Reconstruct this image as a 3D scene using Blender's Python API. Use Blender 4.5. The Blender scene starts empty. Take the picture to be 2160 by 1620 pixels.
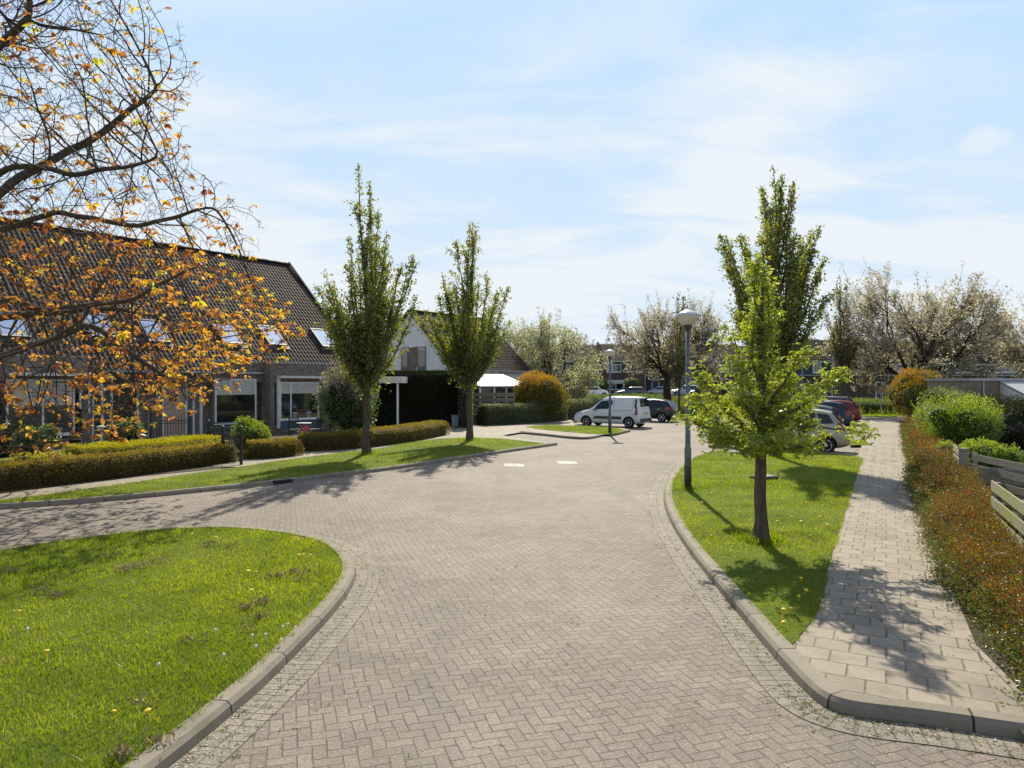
import bpy, bmesh, math, random
import numpy as np
from mathutils import Vector, Matrix

# ---------------------------------------------------------------- camera, sky, sun
scene = bpy.context.scene
COL = scene.collection
F, CH = 1500.0, 2.55            # focal length in photo pixels, camera height in metres
cam_d = bpy.data.cameras.new("camera"); cam = bpy.data.objects.new("camera", cam_d); COL.objects.link(cam)
cam_d.sensor_width = 36.0; cam_d.lens = 36.0 * F / 2160.0
cam_d.clip_start = 0.1; cam_d.clip_end = 6000
cam.location = (0, 0, CH); cam.rotation_euler = (math.radians(90), 0, 0)
scene.camera = cam
SUN_AZ, SUN_EL = math.radians(4.0), math.radians(40.0)       # azimuth clockwise from +Y
vs = scene.view_settings
vs.view_transform = 'Standard'; vs.look = 'None'; vs.exposure = 0.72; vs.gamma = 1.0; vs.use_curve_mapping = False
sun_d = bpy.data.lights.new("sun", 'SUN'); sun_d.energy = 4.5; sun_d.angle = math.radians(0.53); sun_d.color = (1.0, 0.91, 0.74)
sun = bpy.data.objects.new("sun", sun_d); COL.objects.link(sun)
sd = Vector((math.sin(SUN_AZ) * math.cos(SUN_EL), math.cos(SUN_AZ) * math.cos(SUN_EL), math.sin(SUN_EL)))
sun.rotation_euler = sd.to_track_quat('Z', 'Y').to_euler(); sun.location = (0, 20, 60)

world = bpy.data.worlds.new("World"); scene.world = world; world.use_nodes = True
def make_world():
    nt = world.node_tree; nt.nodes.clear(); N = nt.nodes.new; L = nt.links.new
    out = N('ShaderNodeOutputWorld'); bg = N('ShaderNodeBackground'); bg.inputs[1].default_value = 0.105
    sky = N('ShaderNodeTexSky'); sky.sky_type = 'NISHITA'; sky.sun_disc = False
    sky.sun_elevation = SUN_EL; sky.sun_rotation = SUN_AZ; sky.altitude = 0; sky.air_density = 1.0; sky.dust_density = 0.6; sky.ozone_density = 2.2
    dk = N('ShaderNodeMix'); dk.data_type = 'RGBA'; dk.blend_type = 'DARKEN'; dk.inputs[0].default_value = 1.0; L(sky.outputs[0], dk.inputs[6]); dk.inputs[7].default_value = (2.8, 4.25, 5.9, 1)
    tc = N('ShaderNodeTexCoord'); sep = N('ShaderNodeSeparateXYZ'); L(tc.outputs['Generated'], sep.inputs[0])
    def m(op, a, b=None, c=None):
        n = N('ShaderNodeMath'); n.operation = op
        for i, v in enumerate((a, b, c)):
            if v is None: continue
            if isinstance(v, (int, float)): n.inputs[i].default_value = v
            else: L(v, n.inputs[i])
        return n.outputs[0]
    z = m('MAXIMUM', sep.outputs[2], 0.0); zz = m('ADD', z, 0.22)
    u = m('DIVIDE', sep.outputs[0], zz); v = m('DIVIDE', sep.outputs[1], zz)
    cmb = N('ShaderNodeCombineXYZ'); L(u, cmb.inputs[0]); L(v, cmb.inputs[1])
    def cloud(rot, sc, seed, lo, hi, det=6, rough=.55, dist=.8):
        mp = N('ShaderNodeMapping'); mp.inputs['Rotation'].default_value = (0, 0, rot); mp.inputs['Scale'].default_value = sc; mp.inputs['Location'].default_value = (seed, seed * 1.7, seed)
        L(cmb.outputs[0], mp.inputs[0]); nz = N('ShaderNodeTexNoise'); nz.inputs['Scale'].default_value = 1.0
        nz.inputs['Detail'].default_value = det; nz.inputs['Roughness'].default_value = rough; nz.inputs['Distortion'].default_value = dist
        L(mp.outputs[0], nz.inputs['Vector']); mr = N('ShaderNodeMapRange'); mr.interpolation_type = 'SMOOTHSTEP'
        mr.inputs[1].default_value = lo; mr.inputs[2].default_value = hi; L(nz.outputs[0], mr.inputs[0]); return mr.outputs[0]
    a = cloud(0.55, (1.0, 2.3, 1), 3.1, .38, .70, 7, .56, .5)
    b = cloud(-0.4, (2.6, 4.2, 1), 7.7, .42, .78, 6, .6, .4)
    c = cloud(0.2, (.55, .8, 1), 1.3, .38, .62, 3, .5, .2)
    ab = m('MULTIPLY', m('ADD', m('MULTIPLY', a, .85), m('MULTIPLY', b, .2)), m('ADD', m('MULTIPLY', c, .65), .40))
    # a small cumulus low in the right of the view
    def dirdot(px, py, r0, r1, sx=1.0):
        dx, dz = (px - 1080) / F, (810 - py) / F
        d = Vector((dx, 1, dz)).normalized()
        sub = N('ShaderNodeVectorMath'); sub.operation = 'SUBTRACT'; L(tc.outputs['Generated'], sub.inputs[0]); sub.inputs[1].default_value = d
        mul = N('ShaderNodeVectorMath'); mul.operation = 'MULTIPLY'; L(sub.outputs[0], mul.inputs[0]); mul.inputs[1].default_value = (1 / sx, 1 / sx, 1.6)
        ln = N('ShaderNodeVectorMath'); ln.operation = 'LENGTH'; L(mul.outputs[0], ln.inputs[0])
        mr = N('ShaderNodeMapRange'); mr.interpolation_type = 'SMOOTHSTEP'; mr.inputs[1].default_value = r1; mr.inputs[2].default_value = r0
        nz = N('ShaderNodeTexNoise'); nz.inputs['Scale'].default_value = 26; nz.inputs['Detail'].default_value = 4; L(tc.outputs['Generated'], nz.inputs['Vector'])
        L(m('ADD', ln.outputs['Value'], m('MULTIPLY', m('SUBTRACT', nz.outputs[0], .5), .05)), mr.inputs[0]); return mr.outputs[0]
    cu = m('MULTIPLY', dirdot(2068, 300, .008, .045, 1.35), .75)
    # thin high veil that thickens towards the horizon
    hz = N('ShaderNodeMapRange'); hz.inputs[1].default_value = 0.0; hz.inputs[2].default_value = 0.42; hz.inputs[3].default_value = 0.84; hz.inputs[4].default_value = 0.08; L(z, hz.inputs[0])
    fac = m('MINIMUM', m('MAXIMUM', m('ADD', m('MULTIPLY', ab, 1.15), hz.outputs[0]), cu), .97)
    mix = N('ShaderNodeMix'); mix.data_type = 'RGBA'; L(fac, mix.inputs[0]); L(dk.outputs[2], mix.inputs[6]); mix.inputs[7].default_value = CLOUD
    L(mix.outputs[2], bg.inputs[0]); L(bg.outputs[0], out.inputs[0])
CLOUD = (4.95, 5.25, 5.55, 1)
make_world()
scene.cycles.use_denoising = True
scene.cycles.max_bounces = 8; scene.cycles.transparent_max_bounces = 8

# ---------------------------------------------------------------- helpers
RNG = np.random.default_rng(7)
def G(px, py, z=0.0):
    "point of the level z seen at photo pixel px, py"
    Y = F * (CH - z) / (py - 810.0); return ((px - 1080) / F * Y, Y)
def at(px, Y): return (px - 1080) / F * Y
def zof(py, Y): return CH + (810 - py) * Y / F
def rise(Y): 
    t = min(1, max(0, (Y - 68) / 30)); return .7 * t * t * (3 - 2 * t)

def tag(o, label=None, cat=None, group=None, kind=None):
    if label: o['label'] = label
    if cat: o['category'] = cat
    if group: o['group'] = group
    if kind: o['kind'] = kind
    return o
def link(o, parent=None):
    COL.objects.link(o)
    if parent is not None: o.parent = parent
    return o
def empty(name, loc=(0, 0, 0), rz=0.0, label=None, cat=None, group=None):
    o = bpy.data.objects.new(name, None); o.location = loc; o.rotation_euler = (0, 0, rz); o.empty_display_size = .3
    link(o); return tag(o, label, cat, group)
def copy_tree(o, parent=None):
    c = o.copy(); COL.objects.link(c)
    if parent is not None: c.parent = parent
    for ch in list(o.children): copy_tree(ch, c)
    return c

class MB:
    "collects shapes and links them as one mesh object"
    def __init__(s): s.v = []; s.f = []; s.uv = None; s.mi = []; s.cur = 0
    def add(s, vs_, fs_):
        n = len(s.v); s.v.extend([tuple(p) for p in vs_]); s.f.extend([tuple(i + n for i in f) for f in fs_]); s.mi.extend([s.cur] * len(fs_)); return s
    def box(s, x0, x1, y0, y1, z0, z1):
        x0, x1 = sorted((x0, x1)); y0, y1 = sorted((y0, y1)); z0, z1 = sorted((z0, z1))
        return s.add([(x0, y0, z0), (x1, y0, z0), (x1, y1, z0), (x0, y1, z0), (x0, y0, z1), (x1, y0, z1), (x1, y1, z1), (x0, y1, z1)],
                     [(0, 3, 2, 1), (4, 5, 6, 7), (0, 1, 5, 4), (1, 2, 6, 5), (2, 3, 7, 6), (3, 0, 4, 7)])
    def prism(s, poly, y0, y1, axis='y'):
        "poly in (x,z), extruded along y (or in (y,z) along x)"
        n = len(poly)
        if axis == 'y': a = [(p[0], y0, p[1]) for p in poly] + [(p[0], y1, p[1]) for p in poly]
        elif axis == 'x': a = [(y0, p[0], p[1]) for p in poly] + [(y1, p[0], p[1]) for p in poly]
        else: a = [(p[0], p[1], y0) for p in poly] + [(p[0], p[1], y1) for p in poly]
        return s.add(a, [tuple(range(n)), tuple(range(2 * n - 1, n - 1, -1))] + [(i, n + i, n + (i + 1) % n, (i + 1) % n) for i in range(n)])
    def bar(s, p, q, w, h=None, up=(0, 0, 1)):
        p = Vector(p); q = Vector(q); d = (q - p).normalized(); u = Vector(up)
        if abs(d.dot(u)) > .98: u = Vector((1, 0, 0))
        a = d.cross(u).normalized(); b = a.cross(d).normalized(); h = h or w
        vs_ = [c + a * (i * w / 2) + b * (j * h / 2) for c in (p, q) for i, j in ((-1, -1), (1, -1), (1, 1), (-1, 1))]
        return s.add(vs_, [(0, 1, 2, 3), (7, 6, 5, 4), (0, 4, 5, 1), (1, 5, 6, 2), (2, 6, 7, 3), (3, 7, 4, 0)])
    def tube(s, pts, r, k=8, cap=True):
        pts = np.asarray(pts, float); n = len(pts); r = np.full(n, r) if np.isscalar(r) else np.asarray(r, float)
        V, Fc = tube_arrays(pts, r, k); base = len(s.v); s.v.extend(map(tuple, V)); s.f.extend([tuple(int(i) + base for i in f) for f in Fc]); s.mi.extend([s.cur] * len(Fc))
        if cap:
            s.f.append(tuple(base + i for i in range(k - 1, -1, -1))); s.f.append(tuple(base + (n - 1) * k + i for i in range(k))); s.mi.extend([s.cur] * 2)
        return s
    def lathe(s, prof, k=16, c=(0, 0, 0), axis='z'):
        vs_ = []; n = len(prof)
        for r, z in prof:
            for i in range(k):
                a = 2 * math.pi * i / k; p = (r * math.cos(a), r * math.sin(a), z)
                if axis == 'y': p = (p[0], p[2], p[1])
                vs_.append((p[0] + c[0], p[1] + c[1], p[2] + c[2]))
        fs_ = [(j * k + i, j * k + (i + 1) % k, (j + 1) * k + (i + 1) % k, (j + 1) * k + i) for j in range(n - 1) for i in range(k)]
        fs_ += [tuple(range(k - 1, -1, -1)), tuple((n - 1) * k + i for i in range(k))]
        return s.add(vs_, fs_)
    def ico(s, c, r, sub=1, noise=0.0, sq=(1, 1, 1)):
        bm = bmesh.new(); bmesh.ops.create_icosphere(bm, subdivisions=sub, radius=1)
        vs_ = []
        for v in bm.verts:
            k = 1 + noise * math.sin(v.co.x * 5.1 + c[0] * 3) * math.cos(v.co.y * 4.3 + c[1] * 5) + noise * .5 * math.sin(v.co.z * 9 + c[2])
            vs_.append((c[0] + v.co.x * r * sq[0] * k, c[1] + v.co.y * r * sq[1] * k, c[2] + v.co.z * r * sq[2] * k))
        fs_ = [tuple(v.index for v in f.verts) for f in bm.faces]; bm.free(); return s.add(vs_, fs_)
    def build(s, name, mat, parent=None, smooth=False, bevel=0.0, fixn=True):
        me = bpy.data.meshes.new(name); me.from_pydata(s.v, [], s.f)
        for m_ in (mat if isinstance(mat, (list, tuple)) else [mat]): me.materials.append(m_)
        if any(s.mi): me.polygons.foreach_set('material_index', s.mi)
        if fixn:
            bm = bmesh.new(); bm.from_mesh(me); bmesh.ops.recalc_face_normals(bm, faces=bm.faces); bm.to_mesh(me); bm.free()
        if smooth: me.polygons.foreach_set('use_smooth', [True] * len(me.polygons))
        o = bpy.data.objects.new(name, me); link(o, parent)
        if bevel:
            b = o.modifiers.new('bevel', 'BEVEL'); b.width = bevel; b.segments = 2; b.limit_method = 'ANGLE'
        return o

def tube_arrays(pts, r, k):
    n = len(pts); t = np.gradient(pts, axis=0); t /= np.linalg.norm(t, axis=1)[:, None] + 1e-9
    ref = np.array([0.31, 0.2, 0.93]) if abs(t[0, 2]) < .8 else np.array([.95, .1, .2])
    a = np.cross(t, ref); a /= np.linalg.norm(a, axis=1)[:, None] + 1e-9; b = np.cross(t, a)
    ang = np.arange(k) * 2 * np.pi / k
    V = pts[:, None, :] + r[:, None, None] * (np.cos(ang)[None, :, None] * a[:, None, :] + np.sin(ang)[None, :, None] * b[:, None, :])
    i = np.arange(n - 1)[:, None] * k; j = np.arange(k)[None, :]; j2 = (j + 1) % k
    Fc = np.stack([i + j, i + j2, i + k + j2, i + k + j], -1).reshape(-1, 4)
    return V.reshape(-1, 3), Fc
def np_mesh(name, V, Fc, mats, parent=None, smooth=False, rnd=None, mi=None, uv=None):
    me = bpy.data.meshes.new(name); V = np.asarray(V, np.float32); Fc = np.asarray(Fc, np.int32); k = Fc.shape[1]
    me.vertices.add(len(V)); me.vertices.foreach_set('co', V.ravel()); me.loops.add(Fc.size); me.loops.foreach_set('vertex_index', Fc.ravel())
    me.polygons.add(len(Fc)); me.polygons.foreach_set('loop_start', np.arange(len(Fc), dtype=np.int32) * k)
    if mi is not None: me.polygons.foreach_set('material_index', np.asarray(mi, np.int32))
    me.polygons.foreach_set('use_smooth', np.full(len(Fc), smooth))
    if rnd is not None:
        at_ = me.attributes.new('rnd', 'FLOAT', 'FACE'); at_.data.foreach_set('value', np.asarray(rnd, np.float32))
    if uv is not None:
        u = me.uv_layers.new(name='UVMap'); u.data.foreach_set('uv', np.asarray(uv, np.float32)[Fc.ravel()].ravel())
    for m_ in (mats if isinstance(mats, (list, tuple)) else [mats]): me.materials.append(m_)
    me.update(calc_edges=True); me.validate()
    o = bpy.data.objects.new(name, me); return link(o, parent)
def tubes_mesh(name, paths, mat, parent=None, k=5):
    Vs, Fs, n = [], [], 0
    for p, r in paths:
        kk = k if np.max(r) > .03 else (4 if np.max(r) > .012 else 3)
        V, Fc = tube_arrays(np.asarray(p, float), np.asarray(r, float), kk); Vs.append(V); Fs.append(Fc + n); n += len(V)
    return np_mesh(name, np.vstack(Vs), np.vstack(Fs), mat, parent, True)
def unit(a): return a / (np.linalg.norm(a, axis=-1, keepdims=True) + 1e-9)
def leaf_arrays(P, D, S, wr=.5, fold=.12, seed=0, flat=0.0, mid=.42):
    r = np.random.default_rng(seed); n = len(P); D = unit(D)
    R = unit(r.normal(size=(n, 3)) * (1 - flat) + np.array([0, 0, 1.]) * flat)
    side = unit(np.cross(D, R)); nn = np.cross(side, D); S = np.asarray(S)[:, None]
    m_ = P + D * S * mid; V = np.stack([P, m_ + side * S * wr * .5 + nn * S * fold, P + D * S, m_ - side * S * wr * .5 + nn * S * fold], 1)
    i = np.arange(n)[:, None] * 4; Fc = np.stack([i + np.array([[0, 1, 2]]), i + np.array([[0, 2, 3]])], 1).reshape(-1, 3)
    return V.reshape(-1, 3), Fc
def nz3(P, sc=1.0, seed=0):
    r = np.random.default_rng(seed + 991); o = np.zeros(len(P)); tot = 0
    for f_, a_ in ((1, 1), (2.1, .6), (4.3, .35)):
        for _ in range(4):
            k = r.normal(size=3) * f_ * sc; o += a_ * np.sin(P @ k + r.uniform(0, 6.28)); tot += a_ * .5
    return o / tot / 1.6
def spline(pts, n=8, closed=False):
    P = np.asarray(pts, float); out = []; m_ = len(P); rg = range(m_ if closed else m_ - 1)
    for i in rg:
        if closed: p0, p1, p2, p3 = P[(i - 1) % m_], P[i], P[(i + 1) % m_], P[(i + 2) % m_]
        else: p0, p1, p2, p3 = P[max(i - 1, 0)], P[i], P[i + 1], P[min(i + 2, m_ - 1)]
        t = np.linspace(0, 1, n, endpoint=False)[:, None]
        out.append(.5 * ((2 * p1) + (-p0 + p2) * t + (2 * p0 - 5 * p1 + 4 * p2 - p3) * t ** 2 + (-p0 + 3 * p1 - 3 * p2 + p3) * t ** 3))
    out = np.vstack(out); return out if closed else np.vstack([out, P[-1:]])
def inpoly(x, y, poly):
    poly = np.asarray(poly); c = np.zeros(len(x), bool); j = len(poly) - 1
    for i in range(len(poly)):
        xi, yi, xj, yj = *poly[i], *poly[j]
        c ^= ((yi > y) != (yj > y)) & (x < (xj - xi) * (y - yi) / (yj - yi + 1e-12) + xi); j = i
    return c
def bake(o):
    dg = bpy.context.evaluated_depsgraph_get(); dg.update()
    me = bpy.data.meshes.new_from_object(o.evaluated_get(dg)); o.modifiers.clear(); old = o.data; o.data = me; return o
# ---------------------------------------------------------------- materials
class NT:
    def __init__(s, name):
        s.m = bpy.data.materials.new(name); s.m.use_nodes = True; s.t = s.m.node_tree; s.t.nodes.clear()
        s.out = s.n('ShaderNodeOutputMaterial')
    def n(s, t, **k):
        x = s.t.nodes.new(t)
        for a, b in k.items(): setattr(x, a, b)
        return x
    def l(s, a, b): s.t.links.new(a, b)
    def put(s, sock, v):
        if v is None: return
        if isinstance(v, bpy.types.NodeSocket): s.l(v, sock)
        else:
            if isinstance(v, tuple) and len(v) == 3 and sock.type == 'RGBA': v = (*v, 1)
            sock.default_value = v
    def m_(s, op, a, b=None, c=None, clamp=False):
        x = s.n('ShaderNodeMath', operation=op); x.use_clamp = clamp
        for i, v in enumerate((a, b, c)): s.put(x.inputs[i], v)
        return x.outputs[0]
    def mix(s, f, a, b, mode='MIX'):
        x = s.n('ShaderNodeMix', data_type='RGBA', blend_type=mode); s.put(x.inputs[0], f); s.put(x.inputs[6], a); s.put(x.inputs[7], b); return x.outputs[2]
    def co(s, which='Object'): return s.n('ShaderNodeTexCoord').outputs[which]
    def mapping(s, v, loc=(0, 0, 0), rot=(0, 0, 0), sc=(1, 1, 1)):
        x = s.n('ShaderNodeMapping'); s.l(v, x.inputs[0]); x.inputs['Location'].default_value = loc; x.inputs['Rotation'].default_value = rot; x.inputs['Scale'].default_value = sc; return x.outputs[0]
    def noise(s, v, sc, det=4, rough=.55, dist=0.0):
        x = s.n('ShaderNodeTexNoise'); s.put(x.inputs['Vector'], v); x.inputs['Scale'].default_value = sc; x.inputs['Detail'].default_value = det; x.inputs['Roughness'].default_value = rough; x.inputs['Distortion'].default_value = dist; return x.outputs[0]
    def mr(s, v, a, b, c=0.0, d=1.0, smooth=True):
        x = s.n('ShaderNodeMapRange'); x.interpolation_type = 'SMOOTHSTEP' if smooth else 'LINEAR'; s.put(x.inputs[0], v)
        for i, q in enumerate((a, b, c, d)): s.put(x.inputs[i + 1], q)
        return x.outputs[0]
    def ramp(s, v, stops, interp='LINEAR'):
        x = s.n('ShaderNodeValToRGB'); s.put(x.inputs[0], v); r = x.color_ramp; r.interpolation = interp
        while len(r.elements) < len(stops): r.elements.new(.5)
        for e, (p, c) in zip(r.elements, stops): e.position = p; e.color = (*c, 1)
        return x.outputs[0]
    def bump(s, h, st=.5, d=.01):
        x = s.n('ShaderNodeBump'); x.inputs['Strength'].default_value = st; x.inputs['Distance'].default_value = d; s.l(h, x.inputs['Height']); return x.outputs[0]
    def pbr(s, col, rough=.8, metal=0.0, spec=.5, nrm=None, **k):
        x = s.n('ShaderNodeBsdfPrincipled'); s.put(x.inputs['Base Color'], col); s.put(x.inputs['Roughness'], rough); s.put(x.inputs['Metallic'], metal)
        s.put(x.inputs['Specular IOR Level'], spec)
        if nrm is not None: s.l(nrm, x.inputs['Normal'])
        for a, b in k.items(): s.put(x.inputs[a.replace('_', ' ')], b)
        s.l(x.outputs[0], s.out.inputs[0]); return s.m
M = {}
def plain(name, col, rough=.6, metal=0.0, spec=.5, var=.12, sc=6.0, **k):
    t = NT(name); n = t.noise(t.co(), sc, 5); c = t.mix(t.mr(n, .35, .68), tuple(x * (1 - var) for x in col), tuple(min(1, x * (1 + var)) for x in col))
    M[name] = t.pbr(c, rough, metal, spec, **k); return M[name]
def leafm(name, stops, trans=.55, tint=1.3, rough=.45, gloss=.08, patch=.35, psc=1.2):
    t = NT(name); a = t.n('ShaderNodeAttribute', attribute_name='rnd'); c = t.ramp(a.outputs['Fac'], stops)
    n = t.noise(t.co(), psc, 3); c = t.mix(t.mr(n, .35, .65, 0, patch), c, tuple(x * .62 for x in stops[0][1]))
    d = t.n('ShaderNodeBsdfDiffuse'); t.l(c, d.inputs[0]); tr = t.n('ShaderNodeBsdfTranslucent')
    t.l(t.mix(1.0, c, (tint, tint * .97, tint * .55), 'MULTIPLY'), tr.inputs[0])
    mx = t.n('ShaderNodeMixShader'); mx.inputs[0].default_value = trans; t.l(d.outputs[0], mx.inputs[1]); t.l(tr.outputs[0], mx.inputs[2])
    g = t.n('ShaderNodeBsdfGlossy'); g.inputs['Roughness'].default_value = rough; g.inputs['Color'].default_value = (.9, .95, 1, 1)
    m2 = t.n('ShaderNodeMixShader'); m2.inputs[0].default_value = gloss; t.l(mx.outputs[0], m2.inputs[1]); t.l(g.outputs[0], m2.inputs[2])
    t.l(m2.outputs[0], t.out.inputs[0]); M[name] = t.m; return t.m

def herringbone(name, ang, stops=None):
    t = NT(name); v = t.mapping(t.co(), rot=(0, 0, -ang), sc=(1 / .099,) * 3)
    # a little unevenness so that the courses are not ruled lines
    wn = t.n('ShaderNodeTexNoise'); t.l(t.co(), wn.inputs['Vector']); wn.inputs['Scale'].default_value = .9; wn.inputs['Detail'].default_value = 2
    off = t.n('ShaderNodeVectorMath', operation='MULTIPLY_ADD'); t.l(wn.outputs['Color'], off.inputs[0]); off.inputs[1].default_value = (.9, .9, 0); t.l(v, off.inputs[2])
    sp = t.n('ShaderNodeSeparateXYZ'); t.l(off.outputs[0], sp.inputs[0]); x, y = sp.outputs[0], sp.outputs[1]
    i, j = t.m_('FLOOR', x), t.m_('FLOOR', y); fx, fy = t.m_('SUBTRACT', x, i), t.m_('SUBTRACT', y, j)
    k = t.m_('FLOORED_MODULO', t.m_('SUBTRACT', i, j), 4.0)
    k1 = t.m_('COMPARE', k, 1.0, .1); k2 = t.m_('COMPARE', k, 2.0, .1); ver = t.m_('GREATER_THAN', k, 1.5); hor = t.m_('SUBTRACT', 1.0, ver)
    al = t.m_('ADD', t.m_('MULTIPLY', hor, t.m_('ADD', fx, k1)), t.m_('MULTIPLY', ver, t.m_('ADD', fy, k2)))
    ac = t.m_('ADD', t.m_('MULTIPLY', hor, fy), t.m_('MULTIPLY', ver, fx))
    e = t.m_('MINIMUM', t.m_('MINIMUM', al, t.m_('SUBTRACT', 2.0, al)), t.m_('MINIMUM', ac, t.m_('SUBTRACT', 1.0, ac)))
    idv = t.n('ShaderNodeCombineXYZ'); t.l(t.m_('SUBTRACT', i, k1), idv.inputs[0]); t.l(t.m_('SUBTRACT', j, k2), idv.inputs[1]); t.l(ver, idv.inputs[2])
    wh = t.n('ShaderNodeTexWhiteNoise'); wh.noise_dimensions = '3D'; t.l(idv.outputs[0], wh.inputs['Vector'])
    return paver_shade(t, e, wh.outputs['Value'], .075, stops or PAVER, .9, .35 if stops else 1.0)
PAVER = [(0, (.135, .109, .091)), (.35, (.165, .132, .110)), (.7, (.188, .150, .125)), (1, (.225, .178, .147))]
def paver_shade(t, e, rnd, jw, stops, moss=.55, speck=1.0):
    co = t.co(); c = t.ramp(rnd, stops)
    sp = t.noise(co, 95, 4, .85); c = t.mix(t.mr(sp, .53, .66, 0, .8 * speck), c, (.48, .42, .35)); c = t.mix(t.mr(sp, .47, .34, 0, .85 * speck), c, (.075, .066, .058))
    big = t.noise(co, .35, 4, .6); sp2 = t.noise(co, 38, 3, .8); c = t.mix(t.mr(sp2, .54, .66, 0, .6 * speck), c, (.42, .36, .29)); c = t.mix(t.mr(sp2, .46, .34, 0, .75 * speck), c, (.075, .066, .058)); c = t.mix(t.mr(big, .35, .7, 0, .5), c, (.32, .28, .235))
    b3 = t.noise(co, 26, 4, .8); c = t.mix(t.mr(b3, .42, .66, 0, .45 * speck), c, (.11, .10, .088)); b2 = t.noise(co, 1.7, 5, .65); c = t.mix(t.mr(b2, .48, .72, 0, .5), c, (.13, .115, .098)); st = t.noise(t.mapping(co, rot=(0, 0, .35), sc=(1.1, .16, 1)), .9, 4, .6); c = t.mix(t.mr(st, .50, .68, 0, .40), c, (.125, .112, .098))
    jn = t.noise(co, 14, 3); jt = t.m_('MULTIPLY', t.m_('ADD', jn, .45), jw)
    g = t.m_('SUBTRACT', 1.0, t.mr(e, t.m_('MULTIPLY', jt, .35), jt))
    mo = t.mr(t.noise(co, .8, 4, .6), .47, .62, 0, moss); jc = t.mix(mo, (.06, .05, .038), (.12, .12, .04))
    m2 = t.mr(t.noise(co, 3.1, 4, .7), .60, .72, 0, moss); jc = t.mix(m2, jc, (.16, .15, .05))
    c = t.mix(t.m_('MULTIPLY', g, t.mr(t.noise(co, 6, 3, .7), .3, .65, .25, .85)), c, jc)
    h = t.m_('ADD', t.m_('MULTIPLY', t.m_('SUBTRACT', 1.0, g), 1.0), t.m_('ADD', t.m_('MULTIPLY', sp, .45), t.m_('MULTIPLY', rnd, .35)))
    return t.pbr(c, .82, spec=.32, nrm=t.bump(h, .75, .007))
M['herring'] = herringbone('herringbone_pavers', math.radians(17.5))
PAINT = [(0, (.50, .48, .44)), (.3, (.66, .64, .60)), (1, (.78, .76, .72))]
def bricky(name, ang, w, h, off, stops, uv=False, jw=.012, moss=.6, speck=1.0):
    t = NT(name); v = t.co('UV') if uv else t.mapping(t.co(), rot=(0, 0, -ang))
    sp = t.n('ShaderNodeSeparateXYZ'); t.l(v, sp.inputs[0])
    y = t.m_('DIVIDE', sp.outputs[1], h); j = t.m_('FLOOR', y)
    x = t.m_('ADD', t.m_('DIVIDE', sp.outputs[0], w), t.m_('MULTIPLY', t.m_('FLOORED_MODULO', j, 2.0), off)); i = t.m_('FLOOR', x)
    fx, fy = t.m_('MULTIPLY', t.m_('SUBTRACT', x, i), w), t.m_('MULTIPLY', t.m_('SUBTRACT', y, j), h)
    e = t.m_('MINIMUM', t.m_('MINIMUM', fx, t.m_('SUBTRACT', w, fx)), t.m_('MINIMUM', fy, t.m_('SUBTRACT', h, fy)))
    idv = t.n('ShaderNodeCombineXYZ'); t.l(i, idv.inputs[0]); t.l(j, idv.inputs[1]); wh = t.n('ShaderNodeTexWhiteNoise'); wh.noise_dimensions = '3D'; t.l(idv.outputs[0], wh.inputs['Vector'])
    M[name] = paver_shade(t, e, wh.outputs['Value'], jw, stops, moss, speck); return M[name]
PATH_ANG = math.atan2(.885, .466)
TILE = [(0, (.225, .188, .138)), (.5, (.26, .218, .160)), (1, (.30, .255, .19))]
M['road_paint'] = herringbone('worn_road_paint', math.radians(17.5), PAINT)
bricky('path_tiles', PATH_ANG - math.pi / 2, .30, .30, .5, TILE, jw=.013, moss=1.0, speck=.35)
bricky('left_tiles', math.radians(53.3), .30, .30, .5, TILE, jw=.010, speck=.4)
bricky('gutter_bricks', 0, .105, .21, 0, [(0, (.19, .165, .13)), (1, (.25, .215, .17))], uv=True, jw=.010, moss=.9)
def kerb_mat():
    t = NT('kerb_concrete'); sp = t.n('ShaderNodeSeparateXYZ'); t.l(t.co('UV'), sp.inputs[0]); u = sp.outputs[0]
    fr = t.m_('FRACT', u); e = t.m_('MINIMUM', fr, t.m_('SUBTRACT', 1.0, fr)); g = t.m_('LESS_THAN', e, .009)
    wh = t.n('ShaderNodeTexWhiteNoise'); wh.noise_dimensions = '1D'; t.l(t.m_('FLOOR', u), wh.inputs['W'])
    co = t.co(); c = t.mix(wh.outputs['Value'], (.17, .148, .115), (.23, .20, .158)); c = t.mix(t.mr(t.noise(co, 90, 3, .8), .4, .7, 0, .6), c, (.30, .265, .21))
    c = t.mix(t.mr(t.noise(co, 2.5, 5, .7), .5, .68, 0, .55), c, (.13, .125, .09)); c = t.mix(g, c, (.03, .028, .02))
    h = t.m_('SUBTRACT', t.noise(co, 120, 3, .8), t.m_('MULTIPLY', g, 2.0)); M['kerb'] = t.pbr(c, .85, spec=.3, nrm=t.bump(h, .5, .006))
kerb_mat()
def lawn_mat():
    t = NT('lawn_soil_grass'); co = t.co(); n = t.noise(co, .9, 5, .65); c = t.mix(t.mr(n, .35, .65), (.08, .12, .008), (.14, .18, .012))
    c = t.mix(t.mr(t.noise(co, 5.5, 5, .7), .62, .72, 0, .6), c, (.13, .105, .062)); c = t.mix(t.mr(t.noise(co, 60, 3, .7), .4, .7, 0, .5), c, (.11, .15, .02))
    M['lawn'] = t.pbr(c, .9, spec=.2, nrm=t.bump(t.noise(co, 45, 4, .8), 1.0, .03))
lawn_mat()
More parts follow.
